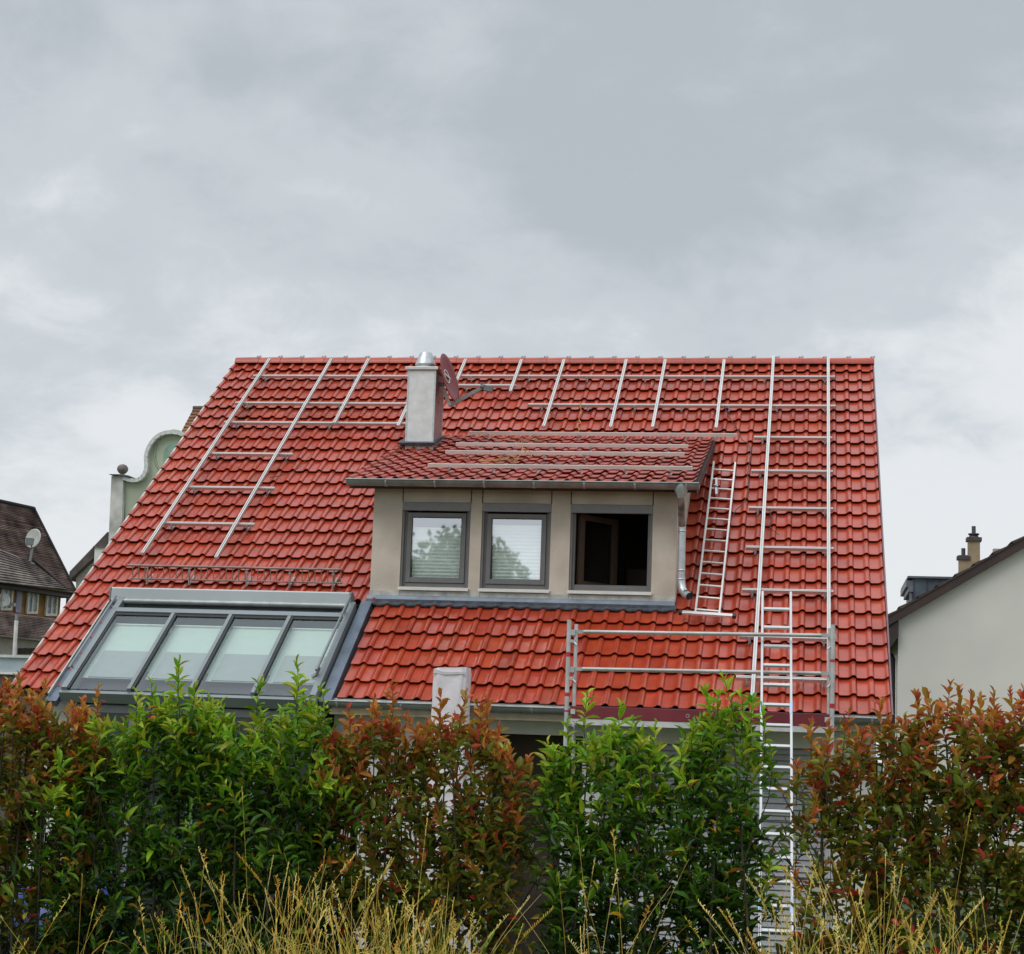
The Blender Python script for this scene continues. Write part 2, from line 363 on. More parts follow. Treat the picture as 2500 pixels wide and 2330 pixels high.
for i, (a, b) in enumerate(WIN):
    m = MB(); frame_box(m, a+.004, b-.004, WZ0+.004, WZ1+.10, YD+.05, YD+.13, .055, .05)
    wn = m.build('window', GREYP, house, bevel=.003)
    m = MB(); m.box((a+.003, YD-.012, 5.300), (b-.003, YD+.045, 5.405)); m.build('shutter_box', GREYL, wn, bevel=.003)
    m = MB()
    for x in (a+.004, b-.028): m.box((x, YD+.012, WZ0+.004), (x+.024, YD+.048, 5.298)); m.cut()
    m.build('shutter_guide', GREYP, wn)
    m = MB(); m.prism([(a-.012, YD-.055, 4.292), (a-.012, YD-.055, 4.318), (a-.012, YD+.045, 4.3365), (a-.012, YD+.045, 4.325), (a-.012, YD-.045, 4.306), (a-.012, YD-.045, 4.292)], (b-a+.024, 0, 0))
    m.build('window_sill', SILL, wn)
    if i < 2:
        m = MB(); frame_box(m, a+.062, b-.062, WZ0+.058, WZ1-.02, YD+.035, YD+.10, .058, .062); m.build('sash', GREYP, wn, bevel=.004)
        m = MB(); frame_box(m, a+.118, b-.118, WZ0+.118, WZ1-.076, YD+.055, YD+.075, .008); m.build('glazing_bead', BLACK, wn)
        m = MB(); m.quad((a+.118, YD+.066, WZ0+.118), (b-.118, YD+.066, WZ0+.118), (b-.118, YD+.066, WZ1-.075), (a+.118, YD+.066, WZ1-.075)); m.build('glass_pane', GLASSW, wn)
        m = MB(); zt = (5.085, 5.13)[i]; zb = WZ0+.12; n = int((zt-zb)/.022); vs = []
        for k in range(n+1): z = zt-(zt-zb)*k/n; vs += [(a+.13, YD+.115+(.005 if k % 2 else -.005), z), (b-.13, YD+.115+(.005 if k % 2 else -.005), z)]
        m.add(vs, [(2*k, 2*k+1, 2*k+3, 2*k+2) for k in range(n)]); m.box((a+.13, YD+.10, zt), (b-.13, YD+.13, zt+.014))
        m.build('pleated_blind', mat('pleated_blind', (.78, .80, .80), .8, var=.03), wn)
    else:
        m = MB(); x = a+.16                                         # sash swung into the room
        d = Vector((.42, .55, 0)).normalized(); o = Vector((a+.075, YD+.14, WZ0+.06)); up = Vector((0, 0, .9))
        nn = Vector((d.y, -d.x, 0))*.03
        for u0, u1, z0, z1 in ((0, .07, 0, .9), (.60, .67, 0, .9), (.07, .60, 0, .07), (.07, .60, .83, .9)):
            m.prism([o+d*u0+Vector((0, 0, z0)), o+d*u1+Vector((0, 0, z0)), o+d*u1+Vector((0, 0, z1)), o+d*u0+Vector((0, 0, z1))], nn*2)
        m.build('sash', mat('dark_inner_sash', (.075, .045, .03), .5), wn)
        m = MB(); m.prism([o+d*.07+Vector((0, 0, .07)), o+d*.60+Vector((0, 0, .07)), o+d*.60+Vector((0, 0, .83)), o+d*.07+Vector((0, 0, .83))], nn*.3); m.build('glass_pane', glass('inner_sash_glass', .06, (.6, .6, .6)), wn)
        m = MB(); m.box((a+.06, YD+.06, WZ0+.0545), (b-.06, YD+.14, WZ0+.075)); m.build('threshold', GREYP, wn)
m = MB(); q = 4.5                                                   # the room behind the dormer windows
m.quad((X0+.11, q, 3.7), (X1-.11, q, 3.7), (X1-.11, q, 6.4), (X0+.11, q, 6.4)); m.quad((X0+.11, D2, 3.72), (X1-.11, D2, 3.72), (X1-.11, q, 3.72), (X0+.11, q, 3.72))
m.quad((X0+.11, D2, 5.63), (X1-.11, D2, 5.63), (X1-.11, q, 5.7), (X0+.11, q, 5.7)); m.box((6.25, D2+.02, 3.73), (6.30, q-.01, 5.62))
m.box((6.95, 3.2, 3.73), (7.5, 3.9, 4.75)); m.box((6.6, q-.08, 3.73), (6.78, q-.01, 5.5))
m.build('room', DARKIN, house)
# base flashings and lead apron
m = MB(); m.box((X0-.004, YD-.014, 4.224), (X1+.004, YD+.06, 4.279)); fl = m.build('dormer_base_flashing', PALEM, house)
m = MB()
for x in (4.0, 4.24, 4.83, 5.12, 5.26, 5.6, 6.13, 6.37, 6.42, 7.0): m.box((x, YD-.017, 4.226), (x+.006, YD-.0145, 4.277)); m.cut()
m.build('flashing_seam', ZINC, fl)
m = MB(); m.prism([(X0-.03, YD-.045, 4.166), (X0-.03, YD-.016, 4.223), (X0-.03, YD+.02, 4.223), (X0-.03, YD+.02, 4.10)], (X1-X0+.03, 0, 0)); m.build('blue_flashing', BLUEG, fl)
m = MB(); n = 120; vs = []
for k in range(n+1):
    x = X0-.03+(X1-X0+.05)*k/n; h = .006+.022*max(0, math.cos(2*math.pi*x/TW))**2+random.uniform(0, .006)
    vs += [RP(x, 7.365, .020), RP(x, 7.41, h+.004), RP(x, 7.475+random.uniform(-.014, .014), h+.004), RP(x, 7.48, h-.02)]
m.add(vs, [(4*k+j, 4*k+4+j, 4*k+5+j, 4*k+1+j) for k in range(n) for j in range(3)], True); m.build('lead_apron', LEAD, fl)
# dormer roof
DX0, DNC = 3.612, 22
dr = tiles(DPT, DX0, DNC, [(DLEN-(12-i)*.3535, DLEN-(11-i)*.3535) for i in range(12)], jit=.0022, tv=.12, step=.027).build('dormer_roof', DTILE, house, recalc=False)
m = MB(); slab(m, DX0-.02, DX0+DNC*TW-.01, .03, DLEN-.03, -.14, -.06, DPT); m.build('dormer_roof_deck', mat('dormer_boarding', (.075, .05, .04), .8), dr)
m = MB(); xr = DX0+DNC*TW; m.prism([DPT(xr-.008, .02, -.17), DPT(xr+.008, .02, -.17), DPT(xr+.008, DLEN-.02, -.17), DPT(xr-.008, DLEN-.02, -.17)], DPT(0, 0, .11)-DPT(0, 0, 0)); m.build('dormer_verge', mat('dark_verge_board', (.05, .018, .02), .6), dr)
dg = gutter('dormer_gutter', 3.592, 7.978, 1.385, 5.622, .072, ZINC, house, [4.10+i*.62 for i in range(7)])
m = MB(); m.prism([(3.6, 1.42, 5.64), (3.6, 1.56, 5.668), (3.6, 1.56, 5.664), (3.6, 1.42, 5.636)], (4.36, 0, 0)); m.build('drip_edge', PALEM, dg)
# dormer downpipe
dp = MB(); X = 7.757; Yp = 1.60
dp.lathe((X, 1.40, 5.45), [(.045, 0), (.050, .03), (.085, .10), (.090, .17)], 18)
pipe = dp.build('downpipe', GALV, house)
m = MB(); m.tube([(X, 1.40, 5.47), (X, 1.43, 5.40), (X+.005, 1.56, 5.20), (X+.008, Yp, 5.12)], .043, 16); m.build('pipe_offset', mat('weathered_zinc', (.24, .20, .18), .5, .5, var=.5, vscale=10), pipe)
m = MB(); m.tube([(X+.008, Yp, 5.13), (X+.012, Yp, 4.50)], .046, 16); m.tube([(X+.012, Yp, 4.52), (X+.014, Yp, 4.44), (X+.03, Yp-.03, 4.36), (X+.07, Yp-.08, 4.30), (X+.125, Yp-.15, 4.265)], .049, 16, cap=False); m.build('pipe_bend', GALV, pipe)
m = MB(); m.tube([(X+.05, Yp-.055, 4.325), (X+.118, Yp-.142, 4.268)], .045, 12); m.build('pipe_mouth', BLACK, pipe)
m = MB()
for z in (5.06, 4.58, 4.47): m.lathe((X+.010, Yp, z), [(.046, 0), (.052, .002), (.052, .022), (.046, .024)], 16); m.cut()
m.build('pipe_clamp', GALV, pipe)

# ---------- chimney
cx0, cx1, cy0, cy1 = 3.683, 4.083, 4.14, 4.69; zb, zt = 6.28, 7.592
m = MB(); m.box((cx0, cy0, zb), (cx1-.0015, cy1, zt)); ch = m.build('chimney', STAIN, house, bevel=.004)
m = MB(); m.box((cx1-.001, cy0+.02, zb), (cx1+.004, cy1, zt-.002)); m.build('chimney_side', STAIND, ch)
m = MB()
for x in (cx0-.004, cx1-.020): m.box((x, cy0-.004, zb+.23), (x+.024, cy0+.014, zt-.001))
m.box((cx1+.001, cy1-.03, zb+.4), (cx1+.010, cy1+.004, zt-.003)); m.build('chimney_edge', GALV, ch)
m = MB(); m.box((3.642, cy0-.035, 7.595), (4.118, cy1+.035, 7.640)); m.build('chimney_cap', mat('cap_sheet', (.58, .56, .53), .4, .6, var=.08), ch, bevel=.006)
m = MB(); m.lathe((3.872, 4.40, 7.64), [(.132, 0), (.135, .06), (.132, .062), (.146, .066), (.148, .085), (.084, .255), (.078, .258), (.070, .22)], 40, smooth=False); m.build('chimney_cowl', GALV, ch)
m = MB(); m.prism([DPT(3.60, 1.60, .045), DPT(4.12, 1.60, .045), DPT(4.12, .85, .045), DPT(3.60, .85, .045)], DPT(0, 0, .03)-DPT(0, 0, 0)); m.build('chimney_flashing', LEAD, ch)

# ---------- roof glazing with awning box
gl = None
m = MB(); HG = .10
def gbar(m, xa, sa, xb, sb, wd, h0, h1):
    m.prism([RP(xa-wd/2, sa, h0), RP(xa+wd/2, sa, h0), RP(xb+wd/2, sb, h0), RP(xb-wd/2, sb, h0)], RN*(h1-h0))
gbar(m, .725, 7.62, .725, 9.66, .075, -.08, .125); gbar(m, 3.725, 7.62, 3.725, 9.66, .075, -.08, .125)
gbar(m, 2.225, 7.885, 2.225, 7.975, 2.94, -.08, .128)
gl = m.build('roof_glazing', ANTH, house, bevel=.004)
m = MB(); gbar(m, 2.225, 7.50, 2.225, 7.883, 2.94, -.08, .02); m.build('header_sheet', mat('dark_header', (.075, .09, .09), .5, .2, var=.15), gl)
m = MB(); gbar(m, 2.225, 7.977, 2.225, 8.03, 2.92, .08, .112); gbar(m, .778, 8.03, .778, 9.66, .022, .08, .114); m.build('glass_gasket', BLACK, gl)
m = MB(); gbar(m, 2.225, 9.662, 2.225, 9.715, 3.10, -.05, .085); m.build('glazing_gutter', ANTH, gl)
m = MB(); gbar(m, .595, 7.45, .595, 9.80, .14, -.06, .02); m.cut(); gbar(m, 3.855, 7.45, 3.855, 9.66, .135, -.06, .035); m.build('side_flashing', BLUEG, gl)
m = MB(); gbar(m, .535, 7.40, .535, 9.70, .016, .02, .06); m.build('flashing_edge', PALEM, gl)
for x in (1.52, 2.26, 3.012):
    m = MB(); gbar(m, x, 7.986, x, 9.66, .044, .06, .132); gb = m.build('glazing_bar', ANTH, gl, bevel=.003)
    m = MB(); gbar(m, x+.038, 7.986, x+.038, 9.66, .032, .08, .122); m.build('bar_gasket', BLACK, gb)
for a, b in ((.766, 1.49), (1.55, 2.23), (2.29, 2.982), (3.042, 3.684)):
    m = MB(); m.quad(RP(a, 7.986, HG), RP(b, 7.986, HG), RP(b, 9.66, HG), RP(a, 9.66, HG)); pn = m.build('glass_pane', GLASSR, gl)
    m = MB(); m.prism([RP(a+.02, 8.11, .0), RP(b-.02, 8.11, .0), RP(b-.02, 9.28, .0), RP(a+.02, 9.28, .0)], RN*.004); m.build('blind', mat('pale_green_blind', (.52, .565, .53), .8, var=.02), pn)
    m = MB(); m.prism([RP(a+.09, 8.70, .012), RP(b-.05, 8.70, .012), RP(b-.05, 9.27, .012), RP(a+.09, 9.27, .012)], RN*.004); m.build('lower_reflection', mat('lilac_grey_reflection', (.35, .345, .355), .8, var=.03), pn)  # grey overlay on the blind: duller reflection of the lower panes, put into colour
    m = MB(); m.bar(RP(a+.02, 8.11, .015), RP(b-.02, 8.11, .015), .02, .02, RN); m.build('blind_rail', SILL, pn)
m = MB(); m.prism([RP(.76, 7.9, -.09), RP(3.69, 7.9, -.09), RP(3.69, 9.0, -.09), RP(.76, 9.0, -.09)], RN*.004); m.build('blind_backing', mat('green_backing', (.22, .36, .29), .8, var=.05), gl)
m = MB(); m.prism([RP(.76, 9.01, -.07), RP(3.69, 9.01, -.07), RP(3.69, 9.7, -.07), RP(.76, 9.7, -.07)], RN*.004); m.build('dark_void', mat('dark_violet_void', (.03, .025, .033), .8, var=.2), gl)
m = MB()
m.prism([RP(.575, 7.44, .08), RP(.575, 7.655, .10), RP(.575, 7.56, .212), RP(.575, 7.545, .214), RP(.575, 7.49, .18)], (3.105, 0, 0)); aw = m.build('awning_box', mat('awning_box_metal', (.42, .45, .46), .40, .3, var=.04, vscale=2), house, bevel=.006)
m = MB(); m.prism([RP(.555, 7.43, .06), RP(.555, 7.675, .07), RP(.555, 7.565, .222), RP(.555, 7.48, .18)], (.018, 0, 0)); m.cut(); m.prism([RP(3.683, 7.43, .06), RP(3.683, 7.71, .05), RP(3.683, 7.565, .222), RP(3.683, 7.48, .18)], (.022, 0, 0)); m.build('awning_end_cap', ANTH, aw, bevel=.003)
m = MB(); m.tube([RP(.60, 7.668, .088), RP(3.665, 7.668, .088)], .034, 16); m.build('awning_roller', mat('awning_roller_metal', (.34, .36, .355), .4, .3), aw)
for sd, xa, xb in ((-1, .655, .655), (1, 3.71, 3.69)):
    m = MB(); hg = .15 if sd < 0 else .22; m.tube([RP(xa, 7.66, hg), RP(xb, 9.30, hg)], .016, 10); gr = m.build('awning_guide', ANTH, aw)
    m = MB()
    for s in (7.86, 9.22): m.bar(RP(xa, s, hg-.01), RP(xa-sd*.05, s+.03, .10), .022, .03, (1, 0, 0)); m.bar(RP(xa-sd*.05, s+.03, .13), RP(xa-sd*.09, s+.06, .11), .03, .03, (1, 0, 0)); m.cut()
    m.build('guide_bracket', GREYL, gr)
m = MB(); frame_box(m, .78, 3.82, .02, 2.72, -.02, .06, .09)
for x in (1.52, 2.28, 3.03): m.box((x-.04, -.02, .12), (x+.04, .06, 2.62))
cf = m.build('conservatory_front', ANTH, house)
m = MB(); m.box((.87, .018, .11), (3.73, .026, 2.63)); m.build('glass_pane', mat('dark_front_glass', (.03, .035, .035), .08, var=.1), cf)
# ---------- snow guard
SG = [.877, 1.443, 2.208, 2.775, 3.343]
m = MB(); S0, S1, sx0, sx1 = 7.02, 7.07, .63, 3.45
tp = lambda x: RP(x, S0-.03, .21); bt = lambda x: RP(x, S1, .06)
m.tube([tp(sx0-.04), tp(sx1-.02)], .015, 8); m.tube([bt(sx0), bt(sx1)], .010, 6)
SGM = mat('brown_snow_guard', (.25, .185, .16), .5, .35, var=.2, vscale=10)
sg = m.build('snow_guard', SGM, house)
m = MB(); n = 34
for i in range(n):
    x = sx0+.03+(sx1-sx0-.05)*i/(n-1); m.bar(bt(x), tp(x), .010, .010, (1, 0, 0))
m.build('snow_guard_grille', SGM, sg)
m = MB()
for x in SG:
    m.bar(RP(x, 7.16, .03), RP(x, 7.03, .205), .028, .012, (1, 0, 0)); m.bar(RP(x, 7.16, .035), RP(x, 6.9, .03), .028, .01, RN)
    m.box(RP(x, 7.05, .17)-Vector((.02, .012, .012)), RP(x, 7.05, .17)+Vector((.02, .012, .012))); m.cut()
m.build('snow_guard_bracket', mat('snow_guard_bracket_metal', (.28, .25, .24), .45, .5), sg)

# ------------------------------------------------------------------ solar mounting rails
def rail(name, p, q, up, par, wd=.042, ht=.044, mt=None):
    """slotted aluminium channel"""
    p, q, up = Vector(p), Vector(q), Vector(up); d = (q-p).normalized(); sd = d.cross(up).normalized(); m = MB()
    c = [(-1, -1), (-1, 1), (-.30, 1), (-.30, .3), (.30, .3), (.30, 1), (1, 1), (1, -1)]
    poly = [p+sd*(a*wd/2)+up*(b*ht/2) for a, b in c]
    m.prism(poly, q-p); return m.build(name, mt or ALU, par)
def hook(x, s, fr, par, up, h=.1):
    m = MB(); a = fr(x, s+.02, h-.03); e = fr(x, s+.11, h-.045)
    m.bar(a, fr(x, s+.062, h-.03), .026, .005, up); m.bar(fr(x, s+.062, h-.028), fr(x, s+.070, .028), .026, .005, (1, 0, 0))
    m.bar(fr(x, s+.070, .026), fr(x, s-.12, .020), .026, .005, up); c = fr(x, s+.03, h-.02)
    m.obox(c, (.012, 0, 0), (0, .012, 0), (0, 0, .012))
    return m.build('roof_hook', HOOKM, par)
HOOKM = mat('dull_hook_steel', (.26, .22, .21), .5, .5, var=.2)
HH, HV = .085, .131
lf = thing('rail_frame', RP(1.5, 3, 0), 'aluminium rail grid left of the chimney, two long rails running down towards the glazing', 'mounting frame', 'solar rail frames fixed on the main roof')
rf = thing('rail_frame', RP(7.5, 3, 0), 'aluminium rail grid above and right of the dormer, between red dish and right verge', 'mounting frame', 'solar rail frames fixed on the main roof')
for x0, x1, s in ((.51, 3.62, .80), (.507, 3.62, 1.81), (.536, 3.60, 2.50), (.60, 1.881, 3.545), (.59, 1.898, 4.60), (.60, 1.900, 5.645)):
    rail('cross_rail', RP(x0, s, HH), RP(x1, s, HH), RN, lf)
    k = [x0+.20, (x0+x1)/2+.1, x1-.12] if x1 > 2.5 else [x0+.14, x1-.1]
    for x in k: hook(x, s, RP, lf, RN)
for x, s1 in ((.63, 6.556), (1.66, 6.631), (2.275, 2.598), (3.265, 2.669)):
    rail('long_rail', RP(x, .235 if x < 3 else .24, HV), RP(x, s1, HV), RN, lf)
for x0, x1, s in ((3.84, 9.635, .780), (3.9, 4.80, 1.133), (5.09, 9.641, 1.815), (8.493, 9.59, 2.867), (8.493, 9.595, 3.905), (8.494, 9.595, 4.975), (8.498, 9.60, 6.03), (8.494, 9.592, 7.08), (8.50, 9.58, 8.14), (8.50, 9.58, 9.0)):
    rail('cross_rail', RP(x0, s, HH), RP(x1, s, HH), RN, rf)
    k = [x0+.12, x1-.1] if x1-x0 < 1.5 else [x0+.2+i*(x1-x0-.35)/6 for i in range(7)]
    for x in k: hook(x, s, RP, rf, RN)
for x, s0, s1 in ((3.86, .245, 1.05), (4.76, .262, 1.442), (5.438, .254, 2.658), (6.42, .251, 2.662), (7.03, .25, 2.652), (7.944, .247, 2.657), (8.699, .12, 9.48), (9.535, .09, 9.45)):
    rail('long_rail', RP(x, s0, HV), RP(x, s1, HV), RN, rf)
DNORM = DPT(0, 0, 1)-DPT(0, 0, 0)
DR = [(4.464, 8.268, .78, 'uppermost of the four rails lying across the dormer roof, sticking out past its right verge'),
      (4.505, 7.675, 1.96, 'second rail from the top on the dormer roof tiles'),
      (4.515, 7.678, 2.73, 'rail second from the bottom on the dormer roof, yellow cable tuft beside it'),
      (4.530, 7.864, 3.93, 'lowest aluminium rail on the dormer roof, just above the gutter')]
for x0, x1, s, lb in DR:
    t = thing('mounting_rail', DPT((x0+x1)/2, s, 0), lb, 'rail', 'aluminium rails on the dormer roof')
    rail('rail', DPT(x0, s, .108), DPT(x1, s, .108), DNORM, t, .042, .046, ALUB)
    n = 6
    for i in range(n): hook(x0+.28+i*(x1-x0-.55)/(n-1), s-.01, DPT, t, DNORM, .10)
# cables lying about
def cable(pts, r, mt, label, cat='cable', parts=None):
    sm = []
    P = [Vector(p) for p in pts]
    for i in range(len(P)-1):
        a, b, c, d = P[max(i-1, 0)], P[i], P[i+1], P[min(i+2, len(P)-1)]
        for k in range(5):
            t = k/5; sm.append(.5*((2*b)+(c-a)*t+(2*a-5*b+4*c-d)*t*t+(3*b-a-3*c+d)*t**3))
    sm.append(P[-1]); m = MB(); m.tube(sm, r, 6); return tag(m.build('cable', mt), label, cat)
YEL = mat('yellow_cable', (.46, .24, .04), .6, var=.25)
BLK = mat('black_cable', (.03, .025, .022), .5)
cable([RP(5.86, 1.74, .11), RP(5.88, 1.83, .135), RP(5.90, 1.95, .06), RP(5.90, 2.2, .05), RP(5.94, 2.33, .04), RP(5.90, 2.40, .05), RP(5.95, 2.62, .05), RP(5.86, 2.73, .05)], .006, YEL, 'yellow cable hanging from the upper rail down towards the dormer roof')
cable([DPT(4.85, .98, .05), DPT(4.95, 1.10, .06), DPT(5.10, 1.05, .05), DPT(5.22, 1.2, .05), DPT(5.35, 1.02, .06), DPT(5.5, 1.08, .05), DPT(5.62, .98, .05)], .006, YEL, 'loose yellow cable strewn below the uppermost dormer rail')
cable([DPT(5.42, 2.0, .15), DPT(5.46, 2.3, .06), DPT(5.30, 2.95, .06), DPT(5.05, 3.12, .055), DPT(5.30, 3.10, .06), DPT(5.52, 2.95, .06), DPT(5.50, 3.2, .055), DPT(5.63, 2.83, .16), DPT(5.70, 2.9, .08)], .006, YEL, 'tangled yellow cable tuft between the two middle dormer rails')
cable([RP(8.02, 1.82, .1), RP(8.10, 2.1, .05), RP(8.24, 2.5, .045), RP(8.32, 2.85, .05), RP(8.42, 3.0, .05), RP(8.46, 3.3, .045), RP(8.44, 3.9, .05), RP(8.47, 4.3, .05), RP(8.42, 4.75, .05), RP(8.33, 4.95, .05), RP(8.29, 5.15, .045)], .006, BLK, 'thin black cable snaking down the tiles right of the dormer')
cable([RP(8.76, 5.0, .09), RP(8.80, 5.2, .045), RP(8.78, 5.38, .045), RP(8.90, 5.6, .045)], .006, BLK, 'short black cable tail below a cross rail in the right rail grid')
cable([RP(2.12, 3.4, .04), RP(2.08, 3.7, .045), RP(2.02, 3.95, .045), RP(1.85, 4.12, .045), RP(1.70, 4.18, .045)], .005, BLK, 'thin dark cable on plain tiles right of the left rail grid')

# ------------------------------------------------------------------ satellite dish on the chimney
sd_ = thing('satellite_dish', (4.2, 4.4, 7.2), 'dark red satellite dish on an arm at the right side of the steel chimney', 'satellite dish')
nrm = Vector((.93, -.13, .25)).normalized(); dc = Vector((4.235, 4.40, 7.54))
REDD = mat('dark_red_dish', (.20, .022, .026), .42, var=.06)
m = MB(); up = (Vector((0, 0, 1))-nrm*nrm.z).normalized(); sdv = nrm.cross(up); n = 36
def dpt(r, a, off): return dc+(up*math.cos(a)*.355+sdv*math.sin(a)*.33)*r+nrm*(off)
rings = [(0, -.055), (.3, -.050), (.6, -.035), (.85, -.013), (1, 0), (1.02, -.008), (.98, -.012), (.6, -.048), (0, -.068)]
vs = [dpt(r, 2*math.pi*k/n, o) for r, o in rings for k in range(n)]
m.add(vs, [(i*n+k, i*n+(k+1) % n, (i+1)*n+(k+1) % n, (i+1)*n+k) for i in range(len(rings)-1) for k in range(n)], True)
m.build('reflector', REDD, sd_)
m = MB(); pts = []
for k in range(29):
    a = 2*math.pi*k/28; r = .30; p = dc-sdv*.06*0+(up*math.cos(a)*.095+sdv*math.sin(a)*.095)*1.0+up*.03+nrm*(-.045); pts.append(p)
m.tube(pts, .011, 6, cap=False); q0 = dc+up*.06+sdv*.10-nrm*.040; q1 = dc+up*.02-sdv*.13-nrm*.036
m.bar(q0, q1, .030, .008, nrm); m.build('emblem', mat('emblem_pale', (.62, .55, .52), .5), sd_)
ARM = mat('grey_dish_arm', (.20, .20, .195), .45, .3)
b0 = dc-up*.335+nrm*.03; l0 = Vector((4.70, 4.36, 7.385))
m = MB(); m.bar(Vector((4.262, 4.40, 7.145)), l0, .03, .05); m.build('feed_arm', ARM, sd_)
m = MB(); m.bar(Vector((4.13, 4.42, 7.40)), Vector((4.255, 4.40, 7.135)), .045, .06, (0, 1, 0)); m.bar(Vector((4.085, 4.45, 7.45)), Vector((4.19, 4.42, 7.45)), .05, .05); m.build('mount', mat('pale_dish_mount', (.42, .42, .42), .45, .3), sd_)
m = MB(); m.obox((4.80, 4.36, 7.375), (.062, 0, -.014), (0, .03, 0), (.008, 0, .040)); m.tube([(4.69, 4.36, 7.41), (4.735, 4.36, 7.40)], .036, 12); m.obox((4.705, 4.36, 7.445), (.02, 0, 0), (0, .02, 0), (0, 0, .02)); m.build('feed_head', mat('feed_head_grey', (.14, .14, .14), .5), sd_, bevel=.006)

# ------------------------------------------------------------------ ladders
LAD = mat('ladder_aluminium', (.72, .69, .66), .45, .45, var=.06, vscale=5)
t = thing('ladder', RP(8.1, 7.6, 0), 'aluminium ladder lying on the roof tiles between dormer and right rail grid', 'ladder', 'ladders at the house')
hl = .075
for xa, xb, s0 in ((7.963, 7.955, 3.641), (8.262, 8.243, 3.665)):
    m = MB(); m.bar(RP(xa, s0, hl), RP(xb, 7.66, hl), .024, .06, RN); m.build('rail', LAD, t, bevel=.003)
rs = [3.842, 4.124, 4.40, 4.68, 4.962, 5.25, 5.535, 5.819, 6.10, 6.387, 6.67, 6.955, 7.239, 7.53]
for s in rs:
    f = (s-3.64)/4; m = MB(); m.tube([RP(7.963-.008*f, s, hl), RP(8.262-.019*f, s+.035, hl)], .0145, 8); m.build('rung', LAD, t)
m = MB(); m.bar(RP(7.80, 7.665, hl+.035), RP(8.405, 7.715, hl+.035), .055, .03, RN); m.build('foot_bar', LAD, t, bevel=.004)
for a, b, sa, sb in ((7.76, 7.80, 7.662, 7.665), (8.405, 8.447, 7.715, 7.719)):
    m = MB(); m.bar(RP(a, sa, hl+.035), RP(b, sb, hl+.035), .066, .045, RN); m.build('foot_cap', BLACK, t, bevel=.004)
m = MB(); m.bar(RP(8.025, 4.15, hl+.02), RP(8.05, 4.62, hl+.02), .03, .03, RN); m.bar(RP(8.01, 4.38, hl+.04), RP(8.06, 4.41, hl+.04), .02, .02, RN); m.build('locking_hook', GALV, t)
# leaning ladder
la = rad(49.884); LY, LZ = -1.518, 2.476; ld = Vector((0, math.cos(la), math.sin(la)))
def LP(x, d): return Vector((x, LY, LZ))+ld*d+Vector((x*0, 0, 0))
t = thing('ladder', (8.98, -3.6, 0), 'white aluminium ladder leaning through the scaffold rails up over the eaves', 'ladder', 'ladders at the house')
ln = Vector((0, -math.sin(la), math.cos(la))); dtop = 2.25; dbot = -(LZ-gz(9, -3.6))/math.sin(la)+.03
LADW = mat('bright_ladder_aluminium', (.56, .56, .56), .42, .25, var=.05, vscale=5)
for xa, xb in ((8.795, 8.92), (9.105, 9.215)):
    m = MB(); m.bar(LP(xa, dtop), LP(xb, dbot), .026, .065, ln); m.build('rail', LADW, t, bevel=.003)
n0 = int((dtop-.12+2)/.28)
for i in range(-6, 22):
    d = 2-i*.28
    if d < dbot+.1 or d > dtop: continue
    f = (dtop-d)/(dtop-dbot); m = MB(); m.bar(LP(8.795+.125*f+.013, d), LP(9.105+.11*f-.013, d), .03, .03, ln); m.build('rung', LADW, t)
m = MB()
for xa, k in ((8.795, .0), (9.105, .0)):
    for d in (.62, -1.85):
        f = (dtop-d)/(dtop-dbot); xx = xa+(.125 if xa < 9 else .11)*f; m.bar(LP(xx, d), LP(xx, d-.16), .029, .069, ln); m.cut()
m.build('blue_sticker', mat('pale_blue_sticker', (.42, .56, .78), .5), t)

# ------------------------------------------------------------------ scaffold bay
YG = -.65
sf = thing('scaffold', (8.1, YG, 0), 'steel tube scaffold bay with red toe board along the eaves below the dormer', 'scaffold')
TUBE = mat('scaffold_tube', (.56, .55, .54), .45, .45, var=.12, vscale=7)
TUBEP = mat('scaffold_rail_tube', (.44, .43, .41), .45, .45, var=.12, vscale=5)
REDM = mat('red_paint_mark', (.50, .03, .045), .5)
xl, xr_ = 6.712, 9.563
def post(x, y, z0, z1, r, marks=()):
    m = MB(); m.tube([(x, y, z0), (x, y, z1)], r, 14); p = m.build('standard', TUBE, sf)
    if marks:
        m = MB()
        for a, b in marks: m.lathe((x, y, a), [(r+.0012, 0), (r+.0012, b)], 14); m.cut()
        m.build('paint_mark', REDM, p)
post(xl, YG, gz(xl, YG), 3.805, .025, ((3.40, .05), (2.97, .04), (2.80, .02), (2.56, .018)))
post(xr_, YG, gz(xr_, YG), 3.822, .025, ((3.42, .03), (2.93, .05)))
post(xl+.075, YG+.03, 2.74, 3.760, .022); post(xr_-.032, YG+.045, 2.74, 3.785, .022)
post(xl+.03, -.20, gz(xl, 0), 2.69, .024); post(xr_-.03, -.20, gz(xr_, 0), 2.69, .024)
